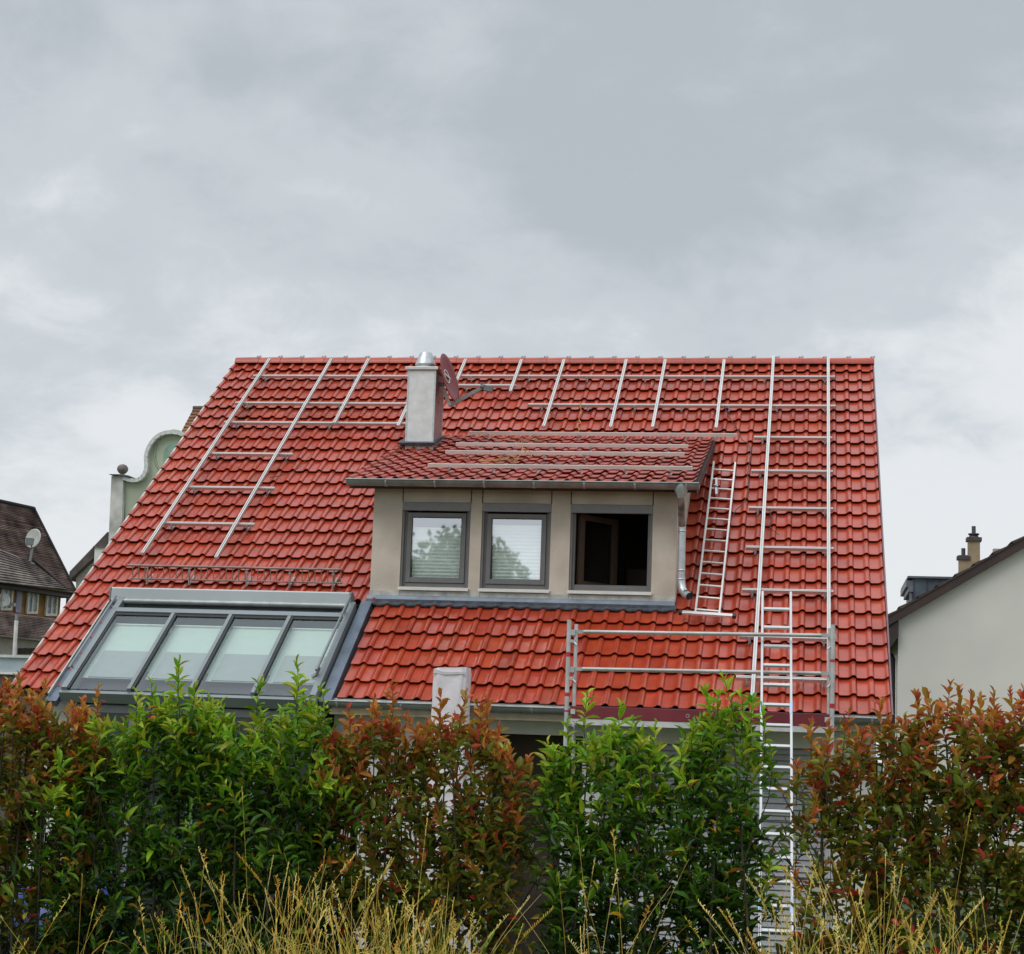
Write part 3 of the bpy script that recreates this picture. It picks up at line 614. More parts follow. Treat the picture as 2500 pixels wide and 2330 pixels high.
for z0, z1 in ((3.678, 3.705), (3.272, 3.300)):
    m = MB(); a = Vector((xl+.075, YG+.02, z0)); b = Vector((xr_-.035, YG+.02, z1))
    m.tube([a+(b-a)*.03, b-(b-a)*.03], .0215, 12)
    for e, d in ((a, 1), (b, -1)): m.obox(e+Vector((d*.045, -.004, 0)), (.05, 0, 0), (0, .008, 0), (0, 0, .020))
    g = m.build('guard_rail', TUBEP, sf)
    m = MB()
    for e, d in ((a, 1), (b, -1)):
        m.obox(e+Vector((-.035*d, -.005, -.01)), (.03, 0, 0), (0, .03, 0), (0, 0, .03)); m.obox(e+Vector((-.03*d, -.015, -.105)), (.028, 0, 0), (0, .022, 0), (0, 0, .016)); m.tube([e+Vector((-.01*d, -.03, -.12)), e+Vector((.02*d, -.05, -.15))], .009, 8); m.cut()
    m.build('coupler', GALV, g)
m = MB(); m.box((xl+.035, YG+.005, 2.735), (xr_-.005, YG+.035, 2.868)); tb = m.build('toe_board', mat('dark_red_toe_board', (.17, .018, .028), .45, var=.12, vscale=3), sf, bevel=.003)
m = MB()
for x in (xl+.07, xr_-.05): m.box((x-.025, YG-.008, 2.78), (x+.025, YG+.004, 2.835)); m.cut()
m.build('toe_board_bracket', ALU, tb)
m = MB(); m.lathe((8.03, YG+.003, 2.80), [(.022, 0), (.022, -.0015), (.013, -.0015), (.013, 0)], 16, (0, 1, 0)); m.box((8.27, YG+.002, 2.79), (8.276, YG+.0045, 2.82)); m.build('pale_scuff', mat('pale_scuff', (.45, .26, .27), .7), tb)
m = MB(); m.box((xl+.03, YG+.012, 2.668), (xr_-.01, YG+.045, 2.730)); m.box((xl+.03, YG+.046, 2.690), (xr_-.01, -.19, 2.728)); dk = m.build('deck', mat('deck_aluminium', (.62, .61, .60), .5, .3, var=.08), sf)
m = MB()
for x in (xl+.08, xl+.11): m.lathe((x, YG+.011, 2.70), [(.006, 0), (0, -.001)], 8, (0, 1, 0))
m.build('deck_rivets', BLACK, dk)
m = MB()
for x in (xl, xr_): m.tube([(x, YG+.02, 2.64), (x, -.2, 2.64)], .022, 10); m.tube([(x, YG+.02, 2.60), (x, -.2, .6)], .02, 8); m.cut()
m.build('transom', TUBEP, sf)

# ------------------------------------------------------------------ wrapped post by the eaves
def wrapped():
    m = MB(); nz, nu = 46, 40; vs = []
    xa, xb, yc, zt = 5.225, 5.605, -.60, 3.235
    for i in range(nz+1):
        t_ = i/nz; z = .3+(zt-.3)*t_; wv = .19*(1.12-.12*t_); dv = .15*(1.1-.1*t_)
        for k in range(nu):
            a = 2*math.pi*k/nu; c, s_ = math.cos(a), math.sin(a)
            e = .35; x = math.copysign(abs(c)**e, c)*wv; y = math.copysign(abs(s_)**e, s_)*dv
            fold = .012*math.sin(3*a+z*2.2)*(1.2-t_)+.007*math.sin(9*a+3*math.sin(z*3))+.010*math.sin(14*(z+.35*math.sin(a*2)))*max(0, t_-.6)
            f = 1+fold/.2
            vs.append((5.415+x*f, yc+y*f, z+.018*math.sin(a*1.0+2)*(t_ > .97)))
    m.add(vs, [(i*nu+k, i*nu+(k+1) % nu, (i+1)*nu+(k+1) % nu, (i+1)*nu+k) for i in range(nz) for k in range(nu)], True)
    top = vs[-nu:]; c = (5.40, yc, zt+.012); m.add(list(top)+[c], [(k, (k+1) % nu, nu) for k in range(nu)], True)
    # folded flap across the top of the wrapping
    m.prism([(5.23, yc-.158, zt-.055), (5.25, yc-.163, zt-.010), (5.34, yc-.166, zt-.040), (5.60, yc-.162, zt-.035), (5.60, yc-.158, zt-.06), (5.36, yc-.160, zt-.075)], (0, .02, 0))
    o = m.build('wrapped_post', mat('white_plastic_wrap', (.76, .70, .73), .42, var=.06, vscale=6, bump=.8, bscale=9))
    tag(o, 'tall post wrapped in pale plastic standing before the eaves, behind the red hedge', 'wrapped post')
wrapped()

# ------------------------------------------------------------------ neighbours on the left
def courses(m, P, n, lip=.03, wav=0.):
    """stepped rows of small tiles on the quad P = (top a, top b, bottom b, bottom a)"""
    a0, b0, b1, a1 = [Vector(p) for p in P]; nn = (b0-a0).cross(a1-a0).normalized()
    if nn.z < 0: nn = -nn
    for i in range(n):
        t0, t1 = i/n, (i+1)/n; k = random.uniform(.8, 1.15); m.tint = (k, k*random.uniform(.94, 1.04), k)
        A, B_, C_, D_ = a0.lerp(a1, t0), b0.lerp(b1, t0), b0.lerp(b1, t1), a0.lerp(a1, t1)
        seg = 10; vs = []
        for j in range(seg+1):
            u = j/seg; w_ = random.uniform(-wav, wav)
            vs += [A.lerp(B_, u), D_.lerp(C_, u)+nn*(lip+w_), D_.lerp(C_, u)-nn*.01]
        m.add(vs, [(3*j+q, 3*j+3+q, 3*j+4+q, 3*j+1+q) for j in range(seg) for q in (0, 1)])
    m.tint = None
BTILE = mat('weathered_brown_tile', (.175, .112, .098), .8, var=.35, vscale=1.6, attr='tint', hue=(.23, .17, .15))
GTILE = mat('pale_worn_tile', (.20, .165, .145), .85, var=.35, vscale=2.0, attr='tint')
def brown_house():
    uz = Vector((0, 0, 1)); u = Vector((math.sin(rad(12)), math.cos(rad(12)), 0)); wn = Vector((u.y, -u.x, 0)); a_ = -u
    q = lambda x, y: (x/4.028, 1200+y/4.028)
    d = ray(*q(745, 1005)); E = CAM+d*72
    t = thing('brown_tiled_house', (E.x, E.y, 0), 'old house with steep weathered brown tile roof and ochre window band at left edge', 'house')
    Rg = hit(*q(332, 185), E, u); LEN = 16
    rn = (Rg-E).cross(a_).normalized()
    if rn.z < 0: rn = -rn
    m = MB(); courses(m, (Rg+a_*LEN, Rg, E, E+a_*LEN), 46, .07, .014); rf_ = m.build('roof', BTILE, t, recalc=False)
    m = MB(); b_ = -wn; back = Rg+(Rg-E).dot(b_)*b_; back.z = E.z; m.prism([E-uz*.18, Rg-uz*.18, back-uz*.18], a_*LEN); m.build('roof_core', mat('roof_core_brown', (.06, .045, .04), .9), rf_)
    H = lambda x, y: hit(*q(x, y), E+rn*.10, rn)
    m = MB(); P = [H(-60, 545), H(300, 690), H(655, 968), H(-60, 890)]
    courses(m, (P[0], P[1], P[2], P[3]), 13, .05, .01); m.build('lower_roof', GTILE, rf_, recalc=False)
    m = MB(); m.bar(H(335, 680), H(660, 962), .12, .10, rn); m.build('valley_line', mat('dark_valley', (.05, .035, .03), .8), rf_)
    m = MB(); m.tube([Rg+uz*.04+a_*LEN, Rg+uz*.04], .10, 8); m.bar(Rg+uz*.02, E+uz*.02, .12, .12); m.build('ridge_tiles', BTILE, rf_)
    W0 = E+b_*.45
    Hw = lambda x, y: hit(*q(x, y), W0, wn)
    def strip(m, x0, x1, yt, yb, out, th=.12):
        """piece of wall between two picture columns at given heights"""
        A, B_ = Hw(x0, yb), Hw(x1, yb); zt = Hw((x0+x1)/2, yt).z
        m.prism([A+wn*(out-th), B_+wn*(out-th), B_+wn*out, A+wn*out], Vector((0, 0, zt-A.z)))
    top = E.z-.05
    def band(m, z0, z1, out, l0=.3):
        p = W0+a_*l0; p.z = 0
        m.prism([p+uz*z0+wn*(out-.2), p+uz*z0+wn*out, p+uz*z1+wn*out, p+uz*z1+wn*(out-.2)], a_*(LEN-.5))
    z1 = Hw(540, 1255).z; z2 = Hw(430, 1475).z
    m = MB(); band(m, z1, top, .0); m.build('upper_wall', mat('ochre_panel', (.26, .125, .030), .75, var=.3, vscale=2), t)
    m = MB(); p = W0+a_*.1; p.z = 0
    A = p+wn*.12; courses(m, (A+a_*(LEN-.3)+uz*z1, A+uz*z1, A+wn*.2+uz*z2, A+wn*.2+a_*(LEN-.3)+uz*z2), 15, .035, .012); m.build('tile_skirt', BTILE, t, recalc=False)
    m = MB(); band(m, 0, z2+.02, .0); m.build('lower_wall', mat('grey_beige_render', (.34, .31, .27), .9, var=.1), t)
    for x0, x1, ya, yb, kind in ((-12, 98, 930, 1178, 0), (138, 190, 955, 1195, 2), (242, 350, 975, 1212, 1), (428, 540, 1003, 1233, 1)):
        m = MB(); A, B_ = Hw(x0, yb), Hw(x1, yb); hz = Hw((x0+x1)/2, ya).z-Hw((x0+x1)/2, yb).z; dd = (B_-A); L_ = dd.length; dd.normalize()
        A = A+wn*.02; A.z = B_.z = Hw((x0+x1)/2, yb).z
        def fr(m, a, b, c, e, o0, o1): m.prism([A+dd*a+uz*c+wn*o0, A+dd*b+uz*c+wn*o0, A+dd*b+uz*e+wn*o0, A+dd*a+uz*e+wn*o0], wn*(o1-o0))
        if kind == 2:
            fr(m, 0, L_, 0, hz, 0, .05); m.build('shutter', mat('lilac_shutter', (.24, .23, .32), .6), t); continue
        w_ = .09
        fr(m, 0, w_, 0, hz, 0, .08); fr(m, L_-w_, L_, 0, hz, 0, .08); fr(m, w_, L_-w_, 0, w_, 0, .08); fr(m, w_, L_-w_, hz-w_, hz, 0, .08); fr(m, L_/2-.04, L_/2+.04, w_, hz-w_, 0, .07)
        wd = m.build('window', mat('old_white_frame', (.55, .52, .46), .6), t)
        m = MB(); fr(m, w_, L_/2-.04, w_, hz-w_, 0, .03); fr(m, L_/2+.04, L_-w_, w_, hz-w_, 0, .03); m.build('window_glass', mat('lace_curtain_glass', (.20, .23, .26), .25, var=.5, vscale=6), wd)
    m = MB(); strip(m, 175, 350, 1550, 1598, .05); m.build('dark_opening', mat('dark_opening', (.03, .025, .02), .9, var=.5), t)
    m = MB(); strip(m, 645, 745, 1010, 1190, .10); m.build('corner_slates', mat('pale_corner_slates', (.30, .28, .26), .8, var=.6, vscale=9), t)
    # dish on the roof
    Hr = lambda x, y, o=0: hit(*q(x, y), E+rn*o, rn)
    base = Hr(290, 715); toC = (CAM-base).normalized()
    s = thing('satellite_dish', base, 'pale grey satellite dish standing on the brown tile roof', 'satellite dish')
    PD = mat('pale_dish', (.52, .54, .50), .5, var=.06)
    m = MB(); c = base+uz*1.02*1.0; 
    c = hit(*q(322, 462), base, toC); nn = (toC+Vector((-.75, 0, .25))).normalized(); a = nn.orthogonal().normalized(); b = nn.cross(a); R_ = .395*72/72*1.0
    prof = [(0, -.07), (.5, -.05), (.85, -.02), (1, 0), (1.02, -.02), (.5, -.075), (0, -.09)]; n = 28
    hy = (hit(*q(322, 365), base, toC)-hit(*q(322, 560), base, toC)).length/2
    m.add([c+(a*math.cos(2*math.pi*k/n)+b*math.sin(2*math.pi*k/n))*hy*r+nn*o for r, o in prof for k in range(n)], [(i*n+k, i*n+(k+1) % n, (i+1)*n+(k+1) % n, (i+1)*n+k) for i in range(len(prof)-1) for k in range(n)], True); m.build('reflector', PD, s)
    m = MB(); hd = hit(*q(292, 495), base+toC*.5, toC); m.tube([base, c-nn*.06], .05, 8); m.obox(base+uz*.02, (.14, 0, 0), (0, .14, 0), (0, 0, .04)); m.build('mast', mat('dish_mast_grey', (.30, .32, .31), .5, .3), s)
    m = MB(); m.tube([c-uz*hy*.95, hd], .025, 6); m.obox(hd, (.12, 0, 0), (0, .09, 0), (0, 0, .13)); m.build('feed_arm', mat('dish_feed_grey', (.17, .19, .18), .5), s)
    # dish on the wall
    wb = Hw(60, 1120)+wn*.1; toC = (CAM-wb).normalized()
    s = thing('satellite_dish', wb, 'white oval satellite dish on the wall beside the ochre window band', 'satellite dish')
    c = hit(*q(40, 1070), wb+wn*.4, toC); nn = (toC+Vector((.95, 0, .15))).normalized(); a = nn.orthogonal().normalized(); b = nn.cross(a)
    hy = (hit(*q(40, 998), c, toC)-hit(*q(40, 1142), c, toC)).length/2
    m = MB(); m.add([c+(a*math.cos(2*math.pi*k/n)+b*math.sin(2*math.pi*k/n))*hy*r+nn*o for r, o in prof for k in range(n)], [(i*n+k, i*n+(k+1) % n, (i+1)*n+(k+1) % n, (i+1)*n+k) for i in range(len(prof)-1) for k in range(n)], True); m.build('reflector', mat('white_dish', (.66, .68, .68), .5, var=.04), s)
    m = MB(); hd = hit(*q(132, 1115), c, toC); m.tube([wb-wn*.12, c-nn*.06], .03, 6); m.tube([c-uz*hy*.9, hd], .02, 6); m.obox(hd, (.06, 0, 0), (0, .06, 0), (0, 0, .06)); m.build('mount', mat('dish_mount_grey', (.40, .40, .40), .5, .3), s)
brown_house()
def far_left():
    q = lambda x, y: (x/2.808, 1000+y/2.808)
    Y = 58; V = lambda x, y, d=0: at(*q(x, y), Y)+Vector((0, d, 0))
    t = thing('gabled_townhouse', tuple(at(*q(900, 1500), Y).xy)+(0,), 'pale green house with curved white-edged gable and ball finial behind the left roof edge', 'house')
    cur = [(858, 478), (900, 492), (935, 496), (965, 488), (990, 470), (1008, 440), (1016, 405), (1014, 370), (1012, 335), (1020, 295), (1040, 250), (1072, 208), (1110, 180), (1150, 167), (1190, 164), (1235, 170), (1275, 186), (1320, 215), (1365, 262), (1390, 320), (1394, 380), (1400, 440), (1430, 480), (1500, 500)]
    m = MB(); m.prism([V(x, y) for x, y in cur]+[V(1500, 1700), V(858, 1700)], (0, .5, 0)); m.build('gable_wall', mat('pale_green_render', (.42, .465, .345), .9, var=.06, vscale=.6), t)
    m = MB()
    P = [V(x, y, -.12)+Vector((0, 0, .02)) for x, y in cur]
    for a, b in zip(P, P[1:]): m.bar(a, b, .32, .17, (0, 0, 1) if abs((b-a).normalized().z) < .8 else (1, 0, 0))
    m.tube(P, .09, 8); m.build('gable_coping', mat('white_coping', (.62, .62, .60), .8, var=.08), t)
    m = MB(); m.prism([V(778, 462, -.25), V(858, 464, -.25), V(838, 1300, -.25), V(740, 1300, -.25)], (0, .9, 0)); m.build('corner_pier', mat('stained_white_pier', (.50, .49, .46), .9, var=.25, vscale=1.2), t)
    m = MB(); m.prism([V(764, 452, -.4), V(906, 468, -.4), V(906, 462, -.4), V(860, 452, -.4)], (0, 1.2, 0)); m.build('pier_cap', mat('dark_pier_cap', (.13, .12, .12), .7), t)
    m = MB(); m.lathe(V(838, 452), [(0, .0), (.12, .02), (.08, .06), (.16, .10), (.235, .20), (.255, .28), (.235, .38), (.16, .47), (0, .52)], 16); m.build('ball_finial', mat('stone_ball', (.17, .14, .13), .8, var=.2), t)
    m = MB(); e0, e1 = V(900, 560, .51), V(1470, 560, .51); m.prism([(e0.x, e0.y, 0), e0, ((e0.x+e1.x)/2, e0.y, e0.z+1.2), e1, (e1.x, e1.y, 0)], (0, 7, 0)); m.build('body', MATS['pale_green_render'], t)
    m = MB(); c = V(1185, 300); pts = [c+Vector((math.cos(2*math.pi*k/24)*.85, -.03, math.sin(2*math.pi*k/24)*1.05)) for k in range(25)]; m.tube(pts, .045, 6); m.build('medallion_ring', mat('faded_ring', (.36, .37, .27), .9), t)
    m = MB(); m.prism([c+Vector((math.cos(2*math.pi*k/24)*.55+.1, -.02, math.sin(2*math.pi*k/24)*.7-.2)) for k in range(24)], (0, .03, 0)); m.build('medallion', mat('mint_patch', (.27, .42, .33), .9, var=.2, vscale=1), t)
    m = MB(); m.prism([V(650, 945), V(742, 948), V(742, 1300), V(630, 1300)], (0, .8, 0)); m.build('side_pier', WHITEP, t)
    m = MB(); m.prism([V(643, 938, -.1), V(745, 942, -.1), V(745, 948, -.1), V(643, 945, -.1)], (0, 1, 0)); m.build('side_pier_cap', MATS['dark_pier_cap'], t)
    # red-brown roof further back
    Y2 = 70; o = lambda px, py, d=0: at(px, py, Y2+d)
    t = thing('red_roofed_house', (o(520, 1300).x, Y2, 0), 'small corner of mossy orange-brown tile roof showing beside the left verge', 'house')
    m = MB(); courses(m, (o(473, 997, 4), o(1000, 1000, 4), o(970, 1150), o(405, 1127)), 16, .05, .02); m.build('roof', mat('mossy_orange_tile', (.26, .062, .025), .85, var=.5, vscale=1.2, attr='tint', hue=(.20, .10, .04)), t, recalc=False)
    m = MB(); m.tube([o(472, 997, 4), o(1000, 1000, 4)], .13, 8); m.build('ridge_tiles', mat('dark_ridge', (.10, .07, .06), .8), t)
    m = MB(); a, b = o(430, 1135, 1), o(965, 1150, 1); m.prism([(a.x, a.y, 0), (b.x, b.y, 0), (b.x, b.y, b.z), (a.x, a.y, a.z)], (0, 5, 0)); m.build('wall', WHITEP, t)
    # pale gabled house between
    Y3 = 78; V3 = lambda x, y, d=0: at(*q(x, y), Y3)+Vector((0, d, 0))
    t = thing('pale_gabled_house', tuple(V3(620, 1200).xy)+(0,), 'pale rendered house with dark sloping verge between brown roof and green gable', 'house')
    m = MB(); m.prism([V3(520, 1120), V3(760, 868), V3(1000, 1120), V3(1000, 1600), V3(520, 1600)], (0, 8, 0)); m.build('wall', mat('dull_white_render', (.46, .44, .40), .9, var=.08), t)
    m = MB(); a, b = V3(500, 1118, -.5), V3(760, 846, -.5); m.prism([a, b, b-Vector((0, 0, .75)), a-Vector((0, 0, .5))], (0, 9, 0)); m.build('roof', mat('dark_brown_roof', (.075, .06, .055), .8, var=.3, vscale=2), t)
    # flat-roofed annexe with pale parapet, and its vent pole
    Y4 = 9.0; V4 = lambda px, py, d=0: at(px, py, Y4)+Vector((0, d, 0))
    t = thing('flat_roofed_annexe', (V4(0, 1700).x, Y4, 0), 'low flat-roofed annexe with pale blue-grey parapet left of the red roof', 'annexe')
    a, b = V4(-150, 1606), V4(140, 1606); zt = V4(30, 1606).z; zb_ = V4(30, 1640).z
    m = MB(); m.box((a.x, Y4, zb_), (-.15, Y4+.2, zt)); m.build('parapet', mat('blue_grey_parapet', (.38, .46, .50), .6, var=.08, vscale=2), t)
    m = MB(); m.box((a.x, Y4-.05, zt), (-.15, Y4+.25, zt+.045)); m.build('coping', mat('pale_coping', (.55, .58, .57), .6, .2), t)
    m = MB(); m.box((a.x, Y4-.04, zb_-.05), (-.15, Y4+.2, zb_-.004)); m.build('edge_trim', SILL, t)
    m = MB(); m.box((a.x, Y4+.01, 0), (-.15, Y4+4, zb_-.055)); m.build('wall', mat('dark_annexe_wall', (.10, .085, .075), .8, var=.2), t)
    m = MB(); p0 = at(35, 1612, Y4+2); p1 = at(40, 1516, Y4+2); p2 = at(41, 1500, Y4+2)
    m.tube([Vector((p0.x, p0.y, zb_-.06)), p1], .036, 12); vp = m.build('vent_pole', mat('white_pole', (.66, .65, .62), .5), None)
    tag(vp, 'white vent pole rising from the flat roof at left', 'pole')
    m = MB(); m.tube([p1, p2], .030, 12); m.build('pole_cap', GREYL, vp)
far_left()

# ------------------------------------------------------------------ neighbour on the right
def right_house():
    q = lambda x, y: (2140+x/3.861, 1260+y/3.861)
    Y = 30; V = lambda x, y, d=0: at(*q(x, y), Y)+Vector((0, d, 0))
    a = V(205, 985); b = V(1390, 300); sl_ = (b-a).normalized(); xr2 = a.x+9.5; ap = a+sl_*((xr2-a.x)/sl_.x)
    t = thing('cream_house', (xr2, Y, 0), 'plain cream gable-end house with dark brown verge at right edge', 'house')
    m = MB(); m.prism([(a.x, Y, 0), a, ap, (xr2*2-a.x, Y, a.z), (xr2*2-a.x, Y, 0)], (0, 11, 0)); m.build('wall', CREAM, t)
    th = (V(100, 930)-V(100, 1015)).z
    up = Vector((-sl_.z, 0, sl_.x)); e = V(95, 1003, -.25); e = a+sl_*((V(98, 900).x-a.x)/sl_.x)+Vector((0, -.25, 0)); ap2 = ap+Vector((0, -.25, 0))
    m = MB(); tv = th*1.02*sl_.x
    m.prism([e, ap2, ap2+up*tv, e+up*tv], (0, .05, 0)); m.build('verge_board', mat('dark_brown_verge', (.040, .022, .018), .6, var=.2, vscale=1.5), t)
    m = MB(); m.prism([e+Vector((0, .06, 0))+up*tv*.35, ap2+Vector((0, .06, 0))+up*tv*.35, ap2+Vector((0, .06, 0))+up*tv, e+Vector((0, .06, 0))+up*tv], (0, 11.4, 0))
    e2 = Vector((2*xr2-e.x, e.y, e.z)); up2 = Vector((sl_.z, 0, sl_.x)); m.prism([e2+up2*tv*.3, ap2+up2*tv*.3, ap2+up2*tv, e2+up2*tv], (0, 11.4, 0))
    rf_ = m.build('roof', mat('dark_brown_tile', (.07, .045, .04), .8, var=.3, vscale=2), t)
    m = MB(); n = 20; L_ = (ap2-e).length
    for i in range(n):
        p = e+sl_*(L_*i/n); m.prism([p+up*tv+Vector((0, -.03, 0)), p+sl_*(L_/n)+up*(tv)+Vector((0, -.03, 0)), p+sl_*(L_/n)+up*(tv+.02)+Vector((0, -.03, 0)), p+up*(tv+.09)-sl_*.05+Vector((0, -.03, 0))], (0, 11, 0))
    m.build('verge_tiles', MATS['dark_brown_tile'], rf_)
    m = MB(); p = V(108, 1010, .2); q2 = V(185, 1295, .2)
    m.prism([(e.x+.03, Y-.2, e.z-.02), (a.x, Y-.2, a.z-.02), (a.x, Y-.2, a.z-.45), (e.x+.05, Y-.2, e.z-.62)], (0, 11, 0)); m.build('eaves_box', mat('dark_eaves', (.035, .025, .022), .7), t)
    m = MB(); g0 = V(108, 1330, 1); x_ = V(158, 1400).x
    m.tube([(e.x+.1, Y+.8, V(0, 1300).z), (x_-.06, Y+.8, V(0, 1290).z), (x_, Y+.8, V(0, 1330).z), (x_, Y+.8, 0)], .09, 10); m.build('downpipe', BLACK, t)
    OC = mat('ochre_chimney_render', (.33, .255, .16), .85, var=.12, vscale=3); DK = mat('dark_pot', (.025, .025, .03), .5)
    for x0, x1, yt, yb, pz, pw in ((866, 976, 236, 560, (90, 160, 215), .28), (777, 866, 412, 600, (300, 368, 404), .24)):
        Yc = Y+4.5; Vc = lambda x, y, d=0: at(*q(x, y), Yc)+Vector((0, d, 0))
        A, B_ = Vc(x0, yb), Vc(x1, yb); zt = Vc((x0+x1)/2, yt).z; w_ = B_.x-A.x
        m = MB(); m.box((A.x, Yc, A.z-1), (B_.x, Yc+w_, zt)); c = m.build('chimney', OC, t)
        m = MB(); m.box((A.x-.05, Yc-.05, zt), (B_.x+.05, Yc+w_+.05, zt+.11)); m.build('chimney_cap', mat('dark_chimney_cap', (.07, .06, .055), .8), c)
        cx = (A.x+B_.x)/2; z1 = Vc(x0, pz[2]).z; z2 = Vc(x0, pz[1]).z; z3 = Vc(x0, pz[0]).z
        m = MB(); m.lathe((cx, Yc+w_/2, zt+.10), [(.17, 0), (.16, .03), (.115, z2-zt-.16), (.16, z2-zt-.14), (.16, z2-zt-.10), (.06, z2-zt-.10), (.06, z3-zt-.1), (0, z3-zt-.1)], 16); m.build('chimney_pot', DK, c)
    Yc = Y+4; Vc = lambda x, y, d=0: at(*q(x, y), Yc)+Vector((0, d, 0))
    ZB = mat('dark_zinc', (.10, .125, .15), .5, .4, var=.15, vscale=2)
    m = MB(); A, B_ = Vc(345, 800), Vc(900, 600); m.box((A.x, Yc, A.z-1.5), (B_.x, Yc+4, B_.z)); c = m.build('dormer', ZB, t)
    m = MB(); P = Vc(292, 592); m.box((P.x, Yc-.12, B_.z+.002), (B_.x, Yc+4.1, B_.z+.06)); m.build('dormer_roof', mat('dormer_roof_sheet', (.12, .14, .16), .5, .4), c)
    m = MB(); 
    for x in (345, 470, 590): p = Vc(x, 700); m.box((p.x, Yc-.03, A.z-1), (p.x+.03, Yc-.002, B_.z)); m.cut()
    m.build('standing_seam', mat('seam_zinc', (.055, .07, .085), .5, .4), c)
    m = MB(); p0, p1 = Vc(278, 610, .2), Vc(330, 770, .2); m.box((p0.x, Yc+.05, Vc(0, 660).z), (p0.x+.14, Yc+3.5, Vc(0, 600).z)); m.tube([(p0.x+.10, Yc+.1, Vc(0, 660).z), (p0.x+.16, Yc+.1, Vc(0, 700).z), (p1.x, Yc+.1, Vc(0, 735).z), (p1.x, Yc+.1, Vc(0, 830).z)], .06, 8); m.box((Vc(305, 0).x, Yc-.01, Vc(0, 708).z), (A.x-.002, Yc+3, Vc(0, 600).z)); m.build('dormer_gutter', mat('dormer_gutter_grey', (.16, .17, .20), .5, .3), c)
    m = MB(); p = Vc(1145, 330); m.box((p.x-.13, Yc, p.z-.6), (p.x+.13, Yc+.26, Vc(0, 288).z)); m.build('vent_stack', mat('pale_vent', (.40, .38, .37), .8), t)
right_house()

# ------------------------------------------------------------------ shrubs
def big_mesh(name, V, Fc, colr, m, parent=None, smooth=True):
    """V (n,3), Fc list of (k,4)/(k,3) index arrays, colr (n,3)"""
    me = bpy.data.meshes.new(name); me.vertices.add(len(V)); me.vertices.foreach_set('co', V.astype(np.float32).ravel())
    loops = np.concatenate([f.ravel() for f in Fc]); sizes = np.concatenate([np.full(len(f), f.shape[1]) for f in Fc])
    starts = np.concatenate([[0], np.cumsum(sizes)[:-1]])
    me.loops.add(len(loops)); me.loops.foreach_set('vertex_index', loops.astype(np.int32))
    me.polygons.add(len(sizes)); me.polygons.foreach_set('loop_start', starts.astype(np.int32)); me.polygons.foreach_set('loop_total', sizes.astype(np.int32))
    me.polygons.foreach_set('use_smooth', np.full(len(sizes), smooth)); me.update(calc_edges=True)
    a = me.color_attributes.new('tint', 'FLOAT_COLOR', 'POINT'); a.data.foreach_set('color', np.c_[colr, np.ones(len(V))].astype(np.float32).ravel())
    me.materials.append(m); o = bpy.data.objects.new(name, me); COL.objects.link(o)
    if parent is not None: o.parent = parent; o.matrix_parent_inverse = parent.matrix_world.inverted()
    return o
def leaf_mat(name, rough, trans=.35):
    m = bpy.data.materials.new(name); m.use_nodes = True; N = m.node_tree.nodes; L = m.node_tree.links; b = N['Principled BSDF']; o = N['Material Output']
    a = N.new('ShaderNodeAttribute'); a.attribute_name = 'tint'
    tc = N.new('ShaderNodeTexCoord'); nz = N.new('ShaderNodeTexNoise'); nz.inputs['Scale'].default_value = 25; L.new(tc.outputs['Object'], nz.inputs['Vector'])
    mr = N.new('ShaderNodeMapRange'); mr.inputs[3].default_value = .75; mr.inputs[4].default_value = 1.25; L.new(nz.outputs[0], mr.inputs[0])
    vm = N.new('ShaderNodeVectorMath'); vm.operation = 'SCALE'; L.new(a.outputs['Color'], vm.inputs[0]); L.new(mr.outputs[0], vm.inputs['Scale'])
    L.new(vm.outputs[0], b.inputs['Base Color']); b.inputs['Roughness'].default_value = rough; b.inputs['Specular IOR Level'].default_value = .35
    t = N.new('ShaderNodeBsdfTranslucent'); L.new(vm.outputs[0], t.inputs[0]); x = N.new('ShaderNodeMixShader'); x.inputs[0].default_value = trans
    L.new(b.outputs[0], x.inputs[1]); L.new(t.outputs[0], x.inputs[2]); L.new(x.outputs[0], o.inputs[0]); return m
LEAFG = leaf_mat('laurel_leaf', .42); LEAFR = leaf_mat('photinia_leaf', .45); STEM = mat('shrub_stem', (.045, .038, .020), .8, var=.3); STEMG = mat('green_stem', (.16, .19, .05), .7, var=.3)
# leaf template: along +Y, folded along the midrib, tip bending down
def leaf_template(bend, fold, widths=(.06, .72, 1., .70, .0)):
    ts = [0, .22, .5, .78, 1.0]; V = []
    for t_, w_ in zip(ts, widths):
        z = -bend*t_*t_; V += [(-w_*.5, t_, z+fold*w_), (0, t_, z), (w_*.5, t_, z+fold*w_)]
    Fq = []
    for i in range(4):
        o = i*3; Fq += [(o, o+1, o+4, o+3), (o+1, o+2, o+5, o+4)]
    return np.array(V), np.array(Fq)
def leaves(O, D, Nn, length, width, bend, cols, tmpl):
    """O origins, D directions, Nn approx normals"""
    D = D/np.linalg.norm(D, axis=1, keepdims=True); X = np.cross(D, Nn); X /= np.linalg.norm(X, axis=1, keepdims=True)+1e-9; Z = np.cross(X, D)
    T, Fq = tmpl; n, k = len(O), len(T)
    t = T[None]*np.stack([width, length, length], -1)[:, None, :]
    t = t.copy(); t[..., 2] -= (bend[:, None]*T[None, :, 1]**2)*length[:, None]
    V = O[:, None]+t[..., 0:1]*X[:, None]+t[..., 1:2]*D[:, None]+t[..., 2:3]*Z[:, None]
    Fc = (Fq[None]+(np.arange(n)*k)[:, None, None]).reshape(-1, 4)
    return V.reshape(-1, 3), Fc, np.repeat(cols, k, 0)
TMPL = leaf_template(.0, .16)
def lin(c): return np.array(c)
